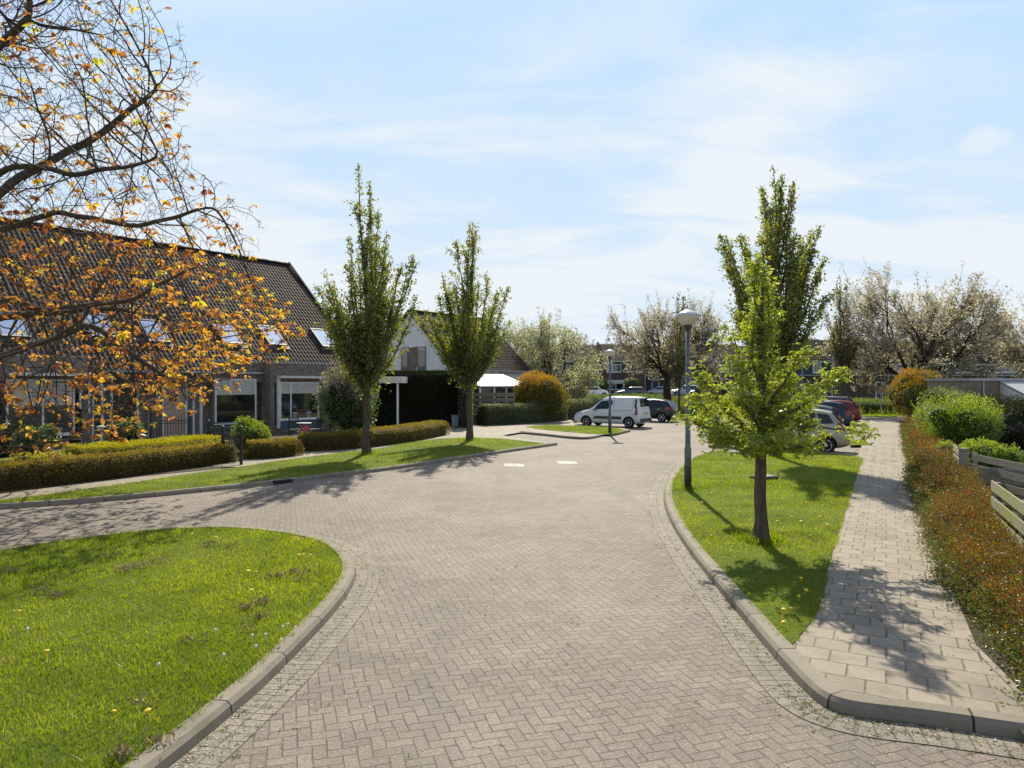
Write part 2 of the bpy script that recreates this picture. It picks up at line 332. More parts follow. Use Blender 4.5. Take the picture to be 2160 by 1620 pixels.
def ground_mat():
    t = NT('rough_grass_ground'); co = t.co(); n = t.noise(co, .25, 5, .65); c = t.mix(t.mr(n, .35, .65), (.06, .10, .015), (.11, .14, .028))
    c = t.mix(t.mr(t.noise(co, 3, 5, .7), .5, .7, 0, .7), c, (.15, .15, .05)); M['ground'] = t.pbr(c, .95, spec=.2, nrm=t.bump(t.noise(co, 9, 5, .8), 1.0, .1))
ground_mat()
def soil_mat():
    t = NT('soil'); co = t.co(); n = t.noise(co, 22, 6, .75); c = t.mix(t.mr(n, .3, .7), (.045, .035, .025), (.15, .125, .095)); c = t.mix(t.mr(t.noise(co, 3.0, 4, .7), .55, .68, 0, .6), c, (.08, .10, .02))
    M['soil'] = t.pbr(c, .95, spec=.2, nrm=t.bump(n, 1.0, .05))
soil_mat()
def wallbrick(name, stops, w=.22, h=.065, mortar=(.16, .145, .125), jw=.009, bs=.5):
    t = NT(name); sp = t.n('ShaderNodeSeparateXYZ'); t.l(t.co(), sp.inputs[0]); xx = t.m_('ADD', sp.outputs[0], sp.outputs[1])
    y = t.m_('DIVIDE', sp.outputs[2], h); j = t.m_('FLOOR', y); x = t.m_('ADD', t.m_('DIVIDE', xx, w), t.m_('MULTIPLY', t.m_('FLOORED_MODULO', j, 2.0), .5)); i = t.m_('FLOOR', x)
    fx, fy = t.m_('MULTIPLY', t.m_('SUBTRACT', x, i), w), t.m_('MULTIPLY', t.m_('SUBTRACT', y, j), h)
    e = t.m_('MINIMUM', t.m_('MINIMUM', fx, t.m_('SUBTRACT', w, fx)), t.m_('MINIMUM', fy, t.m_('SUBTRACT', h, fy)))
    idv = t.n('ShaderNodeCombineXYZ'); t.l(i, idv.inputs[0]); t.l(j, idv.inputs[1]); wh = t.n('ShaderNodeTexWhiteNoise'); wh.noise_dimensions = '3D'; t.l(idv.outputs[0], wh.inputs['Vector'])
    c = t.ramp(wh.outputs['Value'], stops); c = t.mix(t.mr(t.noise(t.co(), 1.3, 5, .65), .4, .7, 0, .35), c, tuple(q * .6 for q in stops[0][1])); g = t.m_('SUBTRACT', 1.0, t.mr(e, jw * .3, jw))
    c = t.mix(g, c, mortar); M[name] = t.pbr(c, .85, spec=.3, nrm=t.bump(t.m_('SUBTRACT', t.noise(t.co(), 60, 3), g), bs, .008))
wallbrick('brick_brown', [(0, (.135, .110, .092)), (.5, (.205, .168, .142)), (1, (.28, .235, .20))])
wallbrick('brick_white', [(0, (.70, .75, .79)), (1, (.80, .83, .85))], .6, .13, (.58, .62, .66), .012)
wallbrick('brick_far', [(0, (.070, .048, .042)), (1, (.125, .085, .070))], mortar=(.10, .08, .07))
wallbrick('brick_sand', [(0, (.20, .16, .115)), (1, (.30, .245, .18))])
def tile_mat(name, a, b, lich=.35):
    t = NT(name); co = t.co(); c = t.mix(t.mr(t.noise(co, 3.3, 4, .7), .3, .7), a, b); c = t.mix(t.mr(t.noise(co, .7, 5, .7), .5, .7, 0, lich), c, (.12, .105, .07))
    c = t.mix(t.mr(t.noise(co, 30, 4, .8), .5, .75, 0, .5), c, tuple(q * 2 for q in b)); M[name] = t.pbr(c, .75, spec=.10, nrm=t.bump(t.noise(co, 50, 4), .3, .004))
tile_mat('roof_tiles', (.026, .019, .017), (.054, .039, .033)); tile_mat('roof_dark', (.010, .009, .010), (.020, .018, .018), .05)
def bark_mat(name, a, b, moss=.4):
    t = NT(name); v = t.mapping(t.co(), sc=(9, 9, 1.6)); n = t.noise(v, 2.4, 6, .72, .6); c = t.mix(t.mr(n, .32, .68), a, b)
    c = t.mix(t.mr(t.noise(t.co(), 2.2, 4, .6), .48, .66, 0, moss), c, (.10, .095, .03)); M[name] = t.pbr(c, .9, spec=.25, nrm=t.bump(n, .9, .02))
bark_mat('bark_big', (.055, .042, .032), (.135, .108, .085)); bark_mat('bark_street', (.06, .045, .034), (.145, .115, .09), .15); bark_mat('bark_dark', (.022, .016, .012), (.06, .045, .036), .1)
bark_mat('twig', (.042, .032, .028), (.105, .085, .075), .2)
def wood_mat(name, a, b, alg):
    t = NT(name); co = t.co(); n = t.noise(t.mapping(co, sc=(3, 3, 26)), 3, 5, .6, .3); c = t.mix(t.mr(n, .3, .7), a, b); c = t.mix(t.mr(t.noise(co, 1.6, 4, .6), .42, .6, 0, alg), c, (.22, .24, .05))
    M[name] = t.pbr(c, .85, spec=.3, nrm=t.bump(n, .5, .005))
wood_mat('wood_grey', (.17, .155, .13), (.34, .31, .26), .35); wood_mat('wood_mossy', (.17, .165, .11), (.33, .31, .22), .9); wood_mat('wood_brown', (.10, .075, .055), (.20, .15, .11), .2)
plain('white_paint', (.74, .75, .74), .45, var=.05); plain('white_trim', (.62, .62, .58), .5, var=.08); plain('dark_paint', (.012, .022, .03), .4); plain('blue_panel', (.055, .10, .135), .4)
plain('beige_door', (.40, .30, .24), .5, var=.06); plain('black_door', (.012, .011, .011), .35); plain('zinc', (.34, .36, .38), .45, .6); plain('black_iron', (.012, .012, .013), .5)
plain('lamp_pole', (.13, .155, .175), .5, .5, var=.2); plain('lamp_cap', (.62, .63, .64), .25, .35); plain('terra', (.20, .07, .04), .8); plain('cabinet', (.30, .38, .42), .5)
plain('redwood_frame', (.24, .12, .095), .5); plain('concrete', (.34, .32, .29), .9, var=.2); plain('canopy_white', (.38, .39, .40), .5, var=.04)
plain('curtain', (.52, .50, .46), .9); plain('person_blue', (.03, .22, .38), .8); plain('skin', (.48, .30, .22), .6); plain('cap_white', (.7, .7, .68), .7); plain('trouser', (.03, .035, .05), .8)
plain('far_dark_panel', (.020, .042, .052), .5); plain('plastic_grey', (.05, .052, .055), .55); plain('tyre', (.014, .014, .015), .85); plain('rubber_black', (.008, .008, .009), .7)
plain('plate', (.62, .44, .04), .5, var=.02); plain('tail_red', (.35, .008, .008), .15, spec=.8); plain('chrome', (.6, .6, .6), .15, 1.0); plain('alloy', (.60, .62, .64), .35, .25)
plain('headlamp', (.55, .57, .6), .1, .4, spec=1.0); plain('yellow_flower', (.75, .52, .01), .7); plain('white_flower', (.8, .8, .76), .8)
plain('dry_grass', (.34, .25, .13), .95, var=.3); plain('stone_pot', (.45, .45, .43), .8); plain('pink_flower', (.45, .05, .12), .7)
def glass_mat(name, col=(.01, .014, .018), rough=.03):
    t = NT(name); M[name] = t.pbr(col, rough, 0, 1.0, Coat_Weight=.6)
glass_mat('glass'); t = NT('glass_roof'); M['glass_roof'] = t.pbr((.80, .86, .92), .10, 1.0); glass_mat('glass_grey', (.055, .065, .07), .08); t = NT('car_glass'); M['car_glass'] = t.pbr((.010, .018, .022), .04, 0, .45); glass_mat('lamp_glass', (.62, .60, .52), .35)
def paint(name, col, metal=.3):
    t = NT(name); c = t.mix(t.mr(t.noise(t.co(), 1.2, 4), .4, .7, 0, .10), col, tuple(q * 1.5 + .01 for q in col)); M[name] = t.pbr(c, .32, metal, .4, Coat_Weight=.4, Coat_Roughness=.05)
paint('paint_white', (.66, .68, .69), 0); paint('paint_black', (.008, .010, .013)); paint('paint_silver', (.40, .36, .28), .45); paint('paint_blue', (.012, .035, .062)); paint('paint_red', (.15, .010, .010), .1)
paint('paint_grey', (.07, .085, .105)); paint('paint_lightgrey', (.30, .34, .38), .4)
# foliage
leafm('lf_bronze', [(0, (.22, .07, .03)), (.25, (.38, .14, .035)), (.5, (.56, .29, .035)), (.75, (.62, .43, .03)), (1, (.42, .45, .03))], .62, 1.5, gloss=.05, patch=.1)
leafm('lf_street', [(0, (.055, .080, .008)), (.5, (.155, .19, .010)), (.85, (.27, .29, .018)), (1, (.30, .16, .03))], .6, 1.7, patch=.3)
leafm('lf_pear', [(0, (.12, .165, .014)), (.5, (.27, .33, .022)), (.9, (.38, .42, .04)), (1, (.42, .42, .30))], .58, 1.6, gloss=.06, patch=.2)
leafm('lf_cherry', [(0, (.18, .12, .09)), (.2, (.34, .31, .22)), (.42, (.50, .46, .47)), (1, (.74, .71, .78))], .6, 1.0, gloss=.02, patch=.25, psc=.6)
leafm('lf_cherry_green', [(0, (.15, .17, .05)), (.3, (.32, .34, .16)), (.45, (.52, .54, .47)), (1, (.76, .78, .78))], .6, 1.05, gloss=.02, patch=.25, psc=.6)
leafm('lf_olive', [(0, (.06, .055, .010)), (.5, (.11, .115, .015)), (1, (.20, .17, .03))], .5, 1.3)
leafm('lf_hedge_brown', [(0, (.10, .095, .02)), (.4, (.20, .175, .03)), (.75, (.34, .22, .045)), (1, (.32, .32, .045))], .5, 1.3, gloss=.03)
leafm('lf_yellow', [(0, (.16, .15, .008)), (.4, (.36, .33, .012)), (1, (.55, .50, .02))], .45, 1.2, gloss=.03, patch=.15)
leafm('lf_dark', [(0, (.016, .024, .007)), (.6, (.035, .045, .012)), (1, (.085, .085, .02))], .25, 1.2, gloss=.03)
leafm('lf_green', [(0, (.045, .08, .010)), (.5, (.10, .16, .014)), (1, (.21, .26, .025))], .5, 1.5, gloss=.10)
leafm('lf_lime', [(0, (.09, .15, .010)), (.5, (.17, .25, .012)), (1, (.30, .36, .025))], .55, 1.4, gloss=.05, patch=.15)
leafm('lf_variegated', [(0, (.10, .11, .05)), (.5, (.22, .23, .13)), (1, (.46, .45, .28))], .35, 1.1, gloss=.05)
leafm('lf_orange', [(0, (.05, .08, .010)), (.38, (.13, .16, .012)), (.52, (.34, .22, .02)), (.75, (.46, .20, .03)), (1, (.46, .30, .04))], .5, 1.25, gloss=.03, patch=.1)
leafm('lf_lilac', [(0, (.26, .16, .28)), (1, (.62, .46, .62))], .4, 1.0, gloss=.02, patch=.1)
leafm('lf_redhedge', [(0, (.045, .07, .008)), (.36, (.13, .17, .015)), (.52, (.18, .13, .016)), (.72, (.24, .06, .016)), (.88, (.28, .09, .02)), (1, (.22, .28, .03))], .45, 1.2, gloss=.05)
leafm('grass_blades', [(0, (.075, .135, .005)), (.45, (.195, .26, .006)), (.93, (.34, .365, .012)), (1, (.42, .33, .12))], .62, 1.5, gloss=.03, patch=.45, psc=1.1)
leafm('grass_rough', [(0, (.06, .09, .012)), (.5, (.12, .16, .02)), (1, (.26, .24, .08))], .5, 1.3, gloss=.03, patch=.3, psc=.5)
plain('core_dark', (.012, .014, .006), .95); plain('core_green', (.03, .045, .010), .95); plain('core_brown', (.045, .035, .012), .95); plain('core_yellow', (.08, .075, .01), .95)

plain('petal', (.55, .48, .38), .8, var=.4, sc=40)
# ---------------------------------------------------------------- ground, road, kerbs, lawns
def sheet(name, poly, z, mat, step=None, thick=0.0):
    "a polygon (world XY) as a level sheet; triangulated"
    from mathutils.geometry import delaunay_2d_cdt
    n = len(poly); vo, _, fo_, *_r = delaunay_2d_cdt([Vector((float(x), float(y))) for x, y in poly], [(i, (i + 1) % n) for i in range(n)], [], 1, 1e-4)
    me = bpy.data.meshes.new(name); me.from_pydata([(v.x, v.y, z) for v in vo], [], [tuple(f) for f in fo_])
    bm = bmesh.new(); bm.from_mesh(me); bm.normal_update(); bmesh.ops.reverse_faces(bm, faces=[f for f in bm.faces if f.normal.z < 0]); bm.to_mesh(me); bm.free()
    me.materials.append(M[mat]); o = bpy.data.objects.new(name, me); link(o); return tag(o, kind='structure')
def ground():
    xs = np.concatenate([np.linspace(-4000, -200, 12), np.linspace(-150, 250, 60), np.linspace(300, 4000, 12)])
    ys = np.concatenate([np.linspace(-600, -20, 8), np.linspace(0, 66, 12), np.linspace(68, 100, 14), np.linspace(120, 400, 10), np.linspace(600, 5000, 12)])
    X, Y = np.meshgrid(xs, ys); Z = np.array([[rise(y) - .03 for x in xs] for y in ys]); V = np.stack([X, Y, Z], -1).reshape(-1, 3)
    nx = len(xs); i = np.arange(len(ys) - 1)[:, None] * nx + np.arange(nx - 1)[None]; i = i.ravel()
    o = np_mesh('ground', V, np.stack([i, i + 1, i + nx + 1, i + nx], -1), M['ground']); tag(o, kind='structure')
ground()
road_poly = [(-45, -6), (26, -6), (40, 30), (47, 50), G(1832, 879), G(1640, 878), G(1440, 884), G(1420, 868), G(1180, 872), (-2, 52), (-30, 40), (-45, 20)]
sheet('road', road_poly, 0.0, 'herring')
# parking bays and crossing paving keep the road's bricks; the path is tiled
def offset(poly, d):
    P = np.asarray(poly, float); t = np.gradient(P, axis=0); t = unit(t); n = np.stack([-t[:, 1], t[:, 0]], -1); return P + n * d
def kerb(name, line, side, w=.16, h=.12, drop=0.0, gutter=True, z0=0.0, wob=.0):
    "line: road-side foot of the kerb; side +1 = kerb body lies left of the travel direction"
    P = np.asarray(line, float); s = np.concatenate([[0], np.cumsum(np.linalg.norm(np.diff(P, axis=0), axis=1))])
    prof = [(0, 0), (.012, h - .035), (.045, h), (w, h), (w, 0)]
    def off_ok(a):
        q = offset(P, side * a)
        if a > .05:
            bad = np.array([np.hypot(*(P - p).T).min() < a * .93 for p in q]); good = np.where(~bad)[0]
            for i in np.where(bad)[0]: q[i] = q[good[np.abs(good - i).argmin()]]
        return q
    rows = [np.column_stack([off_ok(a), np.full(len(P), z0 + b)]) for a, b in prof]
    V = np.stack(rows, 1).reshape(-1, 3); n = len(P); k = 5
    Fc = [[i * k + j, i * k + j + 1, (i + 1) * k + j + 1, (i + 1) * k + j] for i in range(n - 1) for j in range(k - 1)]
    uv = np.stack([np.repeat(s, k), np.tile(np.arange(k) * .1, n)], -1)
    V = np.vstack([V, V[:k], V[-k:]]); uv = np.vstack([uv, uv[:k] + .3, uv[-k:] + .3])
    m0 = n * k
    Fc = np.array(Fc + [[m0, m0 + 1, m0 + 2, m0 + 3], [m0, m0 + 3, m0 + 4, m0 + 4]][:1] + [[m0 + k, m0 + k + 1, m0 + k + 2, m0 + k + 3]])
    o = np_mesh(name, V, Fc, M['kerb'], uv=uv); bm = bmesh.new(); bm.from_mesh(o.data); bmesh.ops.recalc_face_normals(bm, faces=bm.faces); bm.to_mesh(o.data); bm.free()
    tag(o, kind='structure')
    if gutter:
        a, b = offset(P, -side * .004), offset(P, -side * .32)
        V = np.vstack([np.column_stack([a, np.full(n, z0 + .005)]), np.column_stack([b, np.full(n, z0 + .005)])])
        uv = np.vstack([np.stack([s, np.zeros(n)], -1), np.stack([s, np.full(n, .42)], -1)])
        i = np.arange(n - 1); Fg = np.stack([i, i + 1, i + n + 1, i + n], -1)
        g = np_mesh('gutter_course', V, Fg, M['gutter_bricks'], uv=uv); 
        if g.data.polygons[0].normal.z < 0: g.data.flip_normals()
        tag(g, kind='structure')
    return o
KH = .105
def inoff(line, d):
    q = offset(line, d); L = np.asarray(line); return [tuple(p) for p in q if np.hypot(*(L - p).T).min() > abs(d) * .93]
def GP(lst, z=0.0): return [G(x, y, z) for x, y in lst]
# near left island
isl_px = [(-420, 1262), (-150, 1196), (0, 1170), (150, 1147), (280, 1131), (400, 1122), (500, 1121), (590, 1129), (660, 1141), (712, 1160), (741, 1187), (750, 1214), (735, 1252), (700, 1299), (650, 1354), (598, 1408), (540, 1464), (480, 1516), (425, 1563), (370, 1608), (300, 1665), (180, 1760)]
isl_line = spline(GP(isl_px), 10)
kerb('kerb', isl_line, -1, .17, KH)
isl_in = offset(isl_line, -.16)
isl_poly = inoff(isl_line, -.16) + [(-9, 4.5), (-14, 9)]
sheet('lawn_near', isl_poly, KH - .015, 'lawn')
# right island between street and path
PD = np.array([.466, .885]); PN = np.array([.885, -.466])          # along the path, to its right
PR0 = np.array([5.2, 8.5])                                          # a point on the right edge of the path
def pathpt(t, off): p = PR0 + PD * t + PN * off; return (float(p[0]), float(p[1]))
risl_px = [(2420, 1604), (2160, 1562), (1960, 1532), (1850, 1519), (1785, 1508), (1735, 1489), (1694, 1455), (1625, 1378), (1558, 1296), (1500, 1225), (1450, 1160), (1413, 1098), (1400, 1050), (1412, 1010), (1440, 982), (1478, 962), (1530, 951)]
risl_line = spline(GP(risl_px), 10)
kerb('kerb', risl_line, -1, .18, KH)
back = GP([(1530, 951), (1620, 951), (1720, 954), (1812, 962)])
kerb('kerb', spline(back, 4), -1, .12, KH, gutter=False)
gr_px = [(1527, 955), (1620, 953), (1720, 956), (1812, 964), (1812, 985), (1803, 1012), (1790, 1058), (1770, 1120), (1748, 1190), (1738, 1250), (1722, 1295), (1692, 1335), (1668, 1364)]
gz = KH - .012
# keep only inner offset points that belong to the grass (beyond the tip)
inner = [p for p in inoff(risl_line, -.17) if p[1] > G(1668, 1364, gz)[1] + .05]
gr_poly = GP(gr_px, gz) + inner
sheet('lawn_right', gr_poly, gz + .004, 'lawn')
pv = inoff(risl_line, -.17)[:-1] + GP([(1530, 951), (1620, 951.5), (1720, 954.5), (1812, 962.5)]) + [pathpt(45, -1.65), pathpt(47, 0), pathpt(20, 0), pathpt(0, 0), pathpt(-2, 0.05), pathpt(-3.3, .35), (6.5, 5.4)]
sheet('footpath', pv, KH - .016, 'path_tiles')
sheet('path_edging', [pathpt(-3.35, .33), pathpt(-2, .045), pathpt(0, .0), pathpt(46, .0), pathpt(46, .06), pathpt(0, .06), pathpt(-2, .105), pathpt(-3.4, .40)], KH - .006, 'path_tiles')
# brown soil bed right of the path, then gardens
bed = [pathpt(-4.6, .30), pathpt(-2, .02), pathpt(0, 0.02), pathpt(46, .02), pathpt(46, 12), pathpt(-6, 12)]
sheet('planting_bed', bed, KH - .03, 'soil')
# left raised side: verge, footway, gardens
vk_px = [(-300, 1098), (-120, 1085), (0, 1075), (200, 1060), (400, 1041), (580, 1022), (700, 1007), (830, 991), (960, 971), (1080, 953), (1150, 943), (1176, 939)]
vk = spline(GP(vk_px), 8)
kerb('kerb', vk, 1, .15, KH, gutter=False)
plat = [tuple(p) for p in offset(vk, .14)] + GP([(1150, 935), (1090, 925), (1060, 920)], 0.04) + GP([(1100, 915), (1160, 921), (1215, 926), (1245, 926), (1268, 921), (1292, 919), (1315, 914), (1330, 910), (1300, 903), (1212, 897), (1205, 888), (1262, 874), (1330, 862), (1400, 852)]) + [(-2, 100), (-60, 60), (-60, 15)]
sheet('footway', plat, KH - .02, 'left_tiles')
ver_px = [(1150, 935), (1080, 927), (1000, 923), (900, 928), (800, 945), (700, 957), (600, 970), (500, 985), (400, 999), (300, 1014), (200, 1028), (100, 1042), (0, 1054), (-200, 1075)]
ver_poly = [tuple(p) for p in offset(vk, .14)][8:-1] + [tuple(p) for p in spline(GP(ver_px, KH), 3)]
sheet('lawn_verge', ver_poly, KH - .006, 'lawn')
k2 = spline(GP([(1095, 914), (1150, 920), (1205, 926), (1240, 927), (1268, 922)]), 6); kerb('kerb', k2, 1, .14, .12, gutter=False)
k3 = spline(GP([(1288, 920), (1308, 916), (1330, 911)]), 6); kerb('kerb', k3, 1, .14, .12, gutter=False)
sm_px = [(1108, 899), (1160, 897), (1240, 899), (1300, 903), (1324, 908), (1300, 914), (1284, 916), (1240, 914), (1180, 909), (1130, 904)]
sm_poly = GP(sm_px, KH); sheet('lawn_small', sm_poly, KH - .006, 'lawn')
kerb('kerb', spline(GP([(1180, 896), (1210, 893), (1232, 888)]), 4), 1, .12, .12, gutter=False)
kerb('kerb', spline(GP([(1495, 945), (1520, 947), (1548, 950)]), 4), 1, .12, .12, gutter=False)
# garden soil left of the footway
gard = GP([(960, 905), (900, 912), (700, 938), (620, 955), (500, 968), (488, 985), (300, 1003), (150, 1020), (0, 1040), (-200, 1066)], KH) + [(-60, 18), (-60, 50), (-10, 60), (-3.2, 46)]
sheet('garden_ground', gard, KH - .008, 'soil')
sheet('garden_lawn', GP([(-200, 1000), (-200, 960), (60, 945), (150, 962), (60, 990)], KH), KH + .004, 'lawn')
sheet('garden_path', GP([(505, 985), (452, 985), (300, 905), (370, 905)], KH), KH + .004, 'left_tiles')
gp = sheet('driveway', GP([(960, 908), (830, 920), (700, 938), (690, 925), (860, 900), (960, 898)], KH), KH + .004, 'left_tiles')
# bits of lawn right of the parked cars and beyond the path's end
rs_poly = GP([(1792, 939), (1790, 930), (1822, 927), (1836, 938)], KH); sheet('lawn_patch', rs_poly, KH - .004, 'lawn')
fl_poly = GP([(1425, 884), (1455, 882), (1530, 878), (1700, 876), (1818, 878), (1892, 879), (1896, 871), (1700, 867), (1440, 864), (1405, 872)]); sheet('lawn_far', fl_poly, .012, 'lawn')
sheet('cross_path', GP([(1700, 868.6), (1898, 871.5), (1900, 867.5), (1700, 865)]), .02, 'concrete')
sheet('far_road', [(-60, 96), (110, 96), (110, 104), (-60, 104)], .72, 'concrete')

# ---- grass blades
def blades(name, poly, dens, z, hgt=(.03, .07), wid=.007, mat='grass_blades', falloff=7.0, seed=1, lean=.5, clump=True):
    P = np.asarray(poly); x0, y0 = P.min(0); x1, y1 = P.max(0); r = np.random.default_rng(seed)
    n = int((x1 - x0) * (y1 - y0) * dens); x = r.uniform(x0, x1, n); y = r.uniform(y0, y1, n)
    d = np.hypot(x, y); sc = np.maximum(1.0, d / falloff); keep = (r.uniform(size=n) < 1 / sc ** 1.15) & inpoly(x, y, P) & (y > 1) & (np.abs(x) < .80 * y + 2)
    x, y, d, sc = x[keep], y[keep], d[keep], sc[keep]; n = len(x); B = np.stack([x, y, np.full(n, z)], -1)
    pn = nz3(B * [1, 1, 0], 1.2, seed); h = r.uniform(*hgt, n) * (1 + .45 * pn) ; h *= np.minimum(1.7, sc ** .12)
    a = r.uniform(0, 6.283, n); w = wid * sc ** .62 * r.uniform(.7, 1.3, n); ln = r.normal(size=(n, 2)) * lean * h[:, None]
    s_ = np.stack([np.cos(a), np.sin(a), np.zeros(n)], -1) * w[:, None] * .5
    tip = B + np.column_stack([ln, h]); V = np.stack([B - s_, B + s_, tip], 1).reshape(-1, 3)
    rv = np.clip(.45 + .24 * nz3(B * [1, 1, 0], .7, seed + 5) + .22 * nz3(B * [1, 1, 0], 4.5, seed + 6) + r.normal(size=n) * .2, 0, 1)
    dry = nz3(B * [1, 1, 0], 3.0, seed + 9) > .66; rv[dry & (r.uniform(size=n) < .6)] = 1.0; rv = np.where((~dry) & (rv > .93), .9, rv)
    o = np_mesh(name, V, np.arange(3 * n).reshape(-1, 3), M[mat], rnd=rv); return o
wig = lambda L_, d, s=0: [(p[0] + .02 * math.sin(i * 1.7 + s), p[1] + .02 * math.sin(i * 2.3 + s)) for i, p in enumerate(inoff(L_, d))]
tag(blades('grass', wig(isl_line, -.125) + [(-9, 4.5), (-14, 9)], 3600, KH - .02, (.03, .062), .0075, seed=2, falloff=6.5), 'short bright green grass of the large lawn at the near left corner', 'grass', kind='stuff')
tag(blades('grass', [(x + .03 * math.sin(i * 2.1), y) for i, (x, y) in enumerate(spline(GP([(a + 3, b) for a, b in gr_px], gz), 5))] + [p for p in wig(risl_line, -.13, 2) if p[1] > G(1668, 1364, gz)[1] + .05], 3000, KH - .02, (.03, .06), .0075, seed=3, falloff=6.5), 'sunlit grass of the island between street and footpath, round the pear tree', 'grass', kind='stuff')
tag(blades('grass', ver_poly, 1700, KH - .02, (.03, .065), .008, seed=4, falloff=8), 'grass of the long verge under the two street trees by the brick houses', 'grass', kind='stuff')
tag(blades('grass', sm_poly, 1500, KH - .02, (.04, .08), .008, seed=5, falloff=8), 'small tongue of grass at the foot of the lamp beside the white van', 'grass', kind='stuff')
tag(blades('grass', fl_poly, 900, .0, (.05, .10), .012, seed=6, falloff=8), 'mown grass strip behind the parking bays', 'grass', kind='stuff')
tag(blades('grass', rs_poly, 1500, KH - .02, (.04, .08), .01, seed=8, falloff=8), 'small patch of grass behind the silver car', 'grass', kind='stuff')
rough = [(-5, 57), (14, 57), (60, 57), (90, 95), (-20, 95)]
def roughgrass(name, poly, dens, seed, hgt=(.15, .6), lbl=''):
    P = np.asarray(poly); x0, y0 = P.min(0); x1, y1 = P.max(0); r = np.random.default_rng(seed); n = int((x1 - x0) * (y1 - y0) * dens)
    x = r.uniform(x0, x1, n); y = r.uniform(y0, y1, n); k = inpoly(x, y, P); x, y = x[k], y[k]; n = len(x); z = np.array([rise(q) for q in y]) - .03
    B = np.stack([x, y, z], -1); pn = nz3(B * [1, 1, 0], .35, seed); h = r.uniform(*hgt, n) * np.clip(1 + .7 * pn, .2, 2); a = r.uniform(0, 6.283, n); w = r.uniform(.03, .07, n)
    s_ = np.stack([np.cos(a), np.sin(a), np.zeros(n)], -1) * w[:, None]; tip = B + np.column_stack([r.normal(size=(n, 2)) * h[:, None] * .35, h])
    V = np.stack([B - s_, B + s_, tip], 1).reshape(-1, 3); o = np_mesh(name, V, np.arange(3 * n).reshape(-1, 3), M['grass_rough'], rnd=np.clip(.5 + .35 * pn + r.normal(size=n) * .2, 0, 1))
    return tag(o, lbl, 'grass', kind='stuff')
roughgrass('tall_grass', [(2, 60), (60, 57), (85, 93), (-6, 93)], 22, 11, (.2, .7), 'long rough grass and reeds of the ditch bank before the far houses')
# leaf litter, weeds and seed fluff in the joints near the kerbs
def weeds():
    r = np.random.default_rng(5); P = []
    for line, side, n in ((isl_line, 1, 700), (risl_line, 1, 800)):
        i = r.integers(0, len(line) - 1, n); o = np.abs(r.normal(size=n)) * .22 + .01; q = offset(line, side)[i] - line[i]; j = line[i] + (line[i + 1] - line[i]) * r.uniform(size=(n, 1))
        P.append(np.column_stack([j + q * o[:, None], np.full(n, .004)]))
    for _ in range(800):
        t = r.uniform(-2.5, 22); k = r.integers(0, 6); u = -1.62 + .3 * k + r.normal() * .02; t = round(t / .3) * .3 + r.normal() * .05 if r.uniform() < .7 else t
        P.append(np.array([[*pathpt(t, u), KH - .014]]))
    for _ in range(330):
        x, y = r.uniform(-3.5, 4), r.uniform(4.2, 14); P.append(np.array([[x, y, .003]]))
    P = np.vstack(P); P = P[P[:, 1] > 2]; n = len(P); reps = r.integers(2, 9, n); B = np.repeat(P, reps, 0); m_ = len(B); B[:, :2] += r.normal(size=(m_, 2)) * .014
    D = unit(np.column_stack([r.normal(size=(m_, 2)), np.abs(r.normal(size=m_)) * .5 + .15])); V, Fc = leaf_arrays(B, D, r.uniform(.010, .028, m_), .3, seed=3)
    rv = np.repeat(np.clip(r.beta(1.2, 1.0, m_), 0, 1), 2); tag(np_mesh('weeds', V, Fc, M['grass_rough'], rnd=rv), 'tiny weeds and dry tufts in the paving joints and gutters', 'weeds', kind='stuff')
weeds()

def petals():
    r = np.random.default_rng(15); n = 900; x = r.uniform(-5, 7, n); y = 3.6 + 13 * r.uniform(size=n) ** 1.5; k = ~inpoly(x, y, np.array(isl_poly)) & ~inpoly(x, y, np.array(gr_poly)); x, y = x[k], y[k]; z = np.where(inpoly(x, y, np.array(pv)), KH - .012, .006)
    e = []
    for line, side in ((isl_line, 1), (risl_line, 1)):
        i = r.integers(0, len(line) - 1, 420); q = offset(line, side)[i] - line[i]; j = line[i] + q * (np.abs(r.normal(size=(420, 1))) * .10 + .01); e.append(np.column_stack([j, np.full(420, .010)]))
    P = np.vstack([np.column_stack([x, y, z])] + e); P = P[P[:, 1] > 2.5]; n = len(P); D = unit(np.column_stack([r.normal(size=(n, 2)), np.full(n, .12)])); V, Fc = leaf_arrays(P, D, r.uniform(.008, .020, n), .7, .05, seed=6, flat=.9)
    tag(np_mesh('petal_litter', V, Fc, M['petal'], rnd=np.repeat(r.uniform(size=n), 2)), 'tiny pale petals and bits of litter strewn on the paving and along the kerbs', 'litter', kind='stuff')
petals()
# ---------------------------------------------------------------- vegetation builders
def leaves_obj(name, P, D, S, mat, parent=None, wr=.5, fold=.12, seed=0, flat=0.0, rbias=None, mid=.42):
    V, Fc = leaf_arrays(P, D, S, wr, fold, seed, flat, mid); n = len(P); r = np.random.default_rng(seed + 77)
    rv = r.uniform(size=n) if rbias is None else np.clip(rbias + r.normal(size=n) * .22, 0, 1)
    return np_mesh(name, V, Fc, M[mat] if isinstance(mat, str) else mat, parent, rnd=np.repeat(rv, 2))
def crooked(p0, p1, n, amp, r, sag=0.0):
    t = np.linspace(0, 1, n)[:, None]; p = p0 + (p1 - p0) * t; L = np.linalg.norm(p1 - p0)
    w = np.cumsum(r.normal(size=(n, 3)), 0); w -= w[0] + (w[-1] - w[0]) * t; p = p + w * amp * L / math.sqrt(n); p[:, 2] -= sag * L * (t[:, 0] * (1 - t[:, 0])); return p

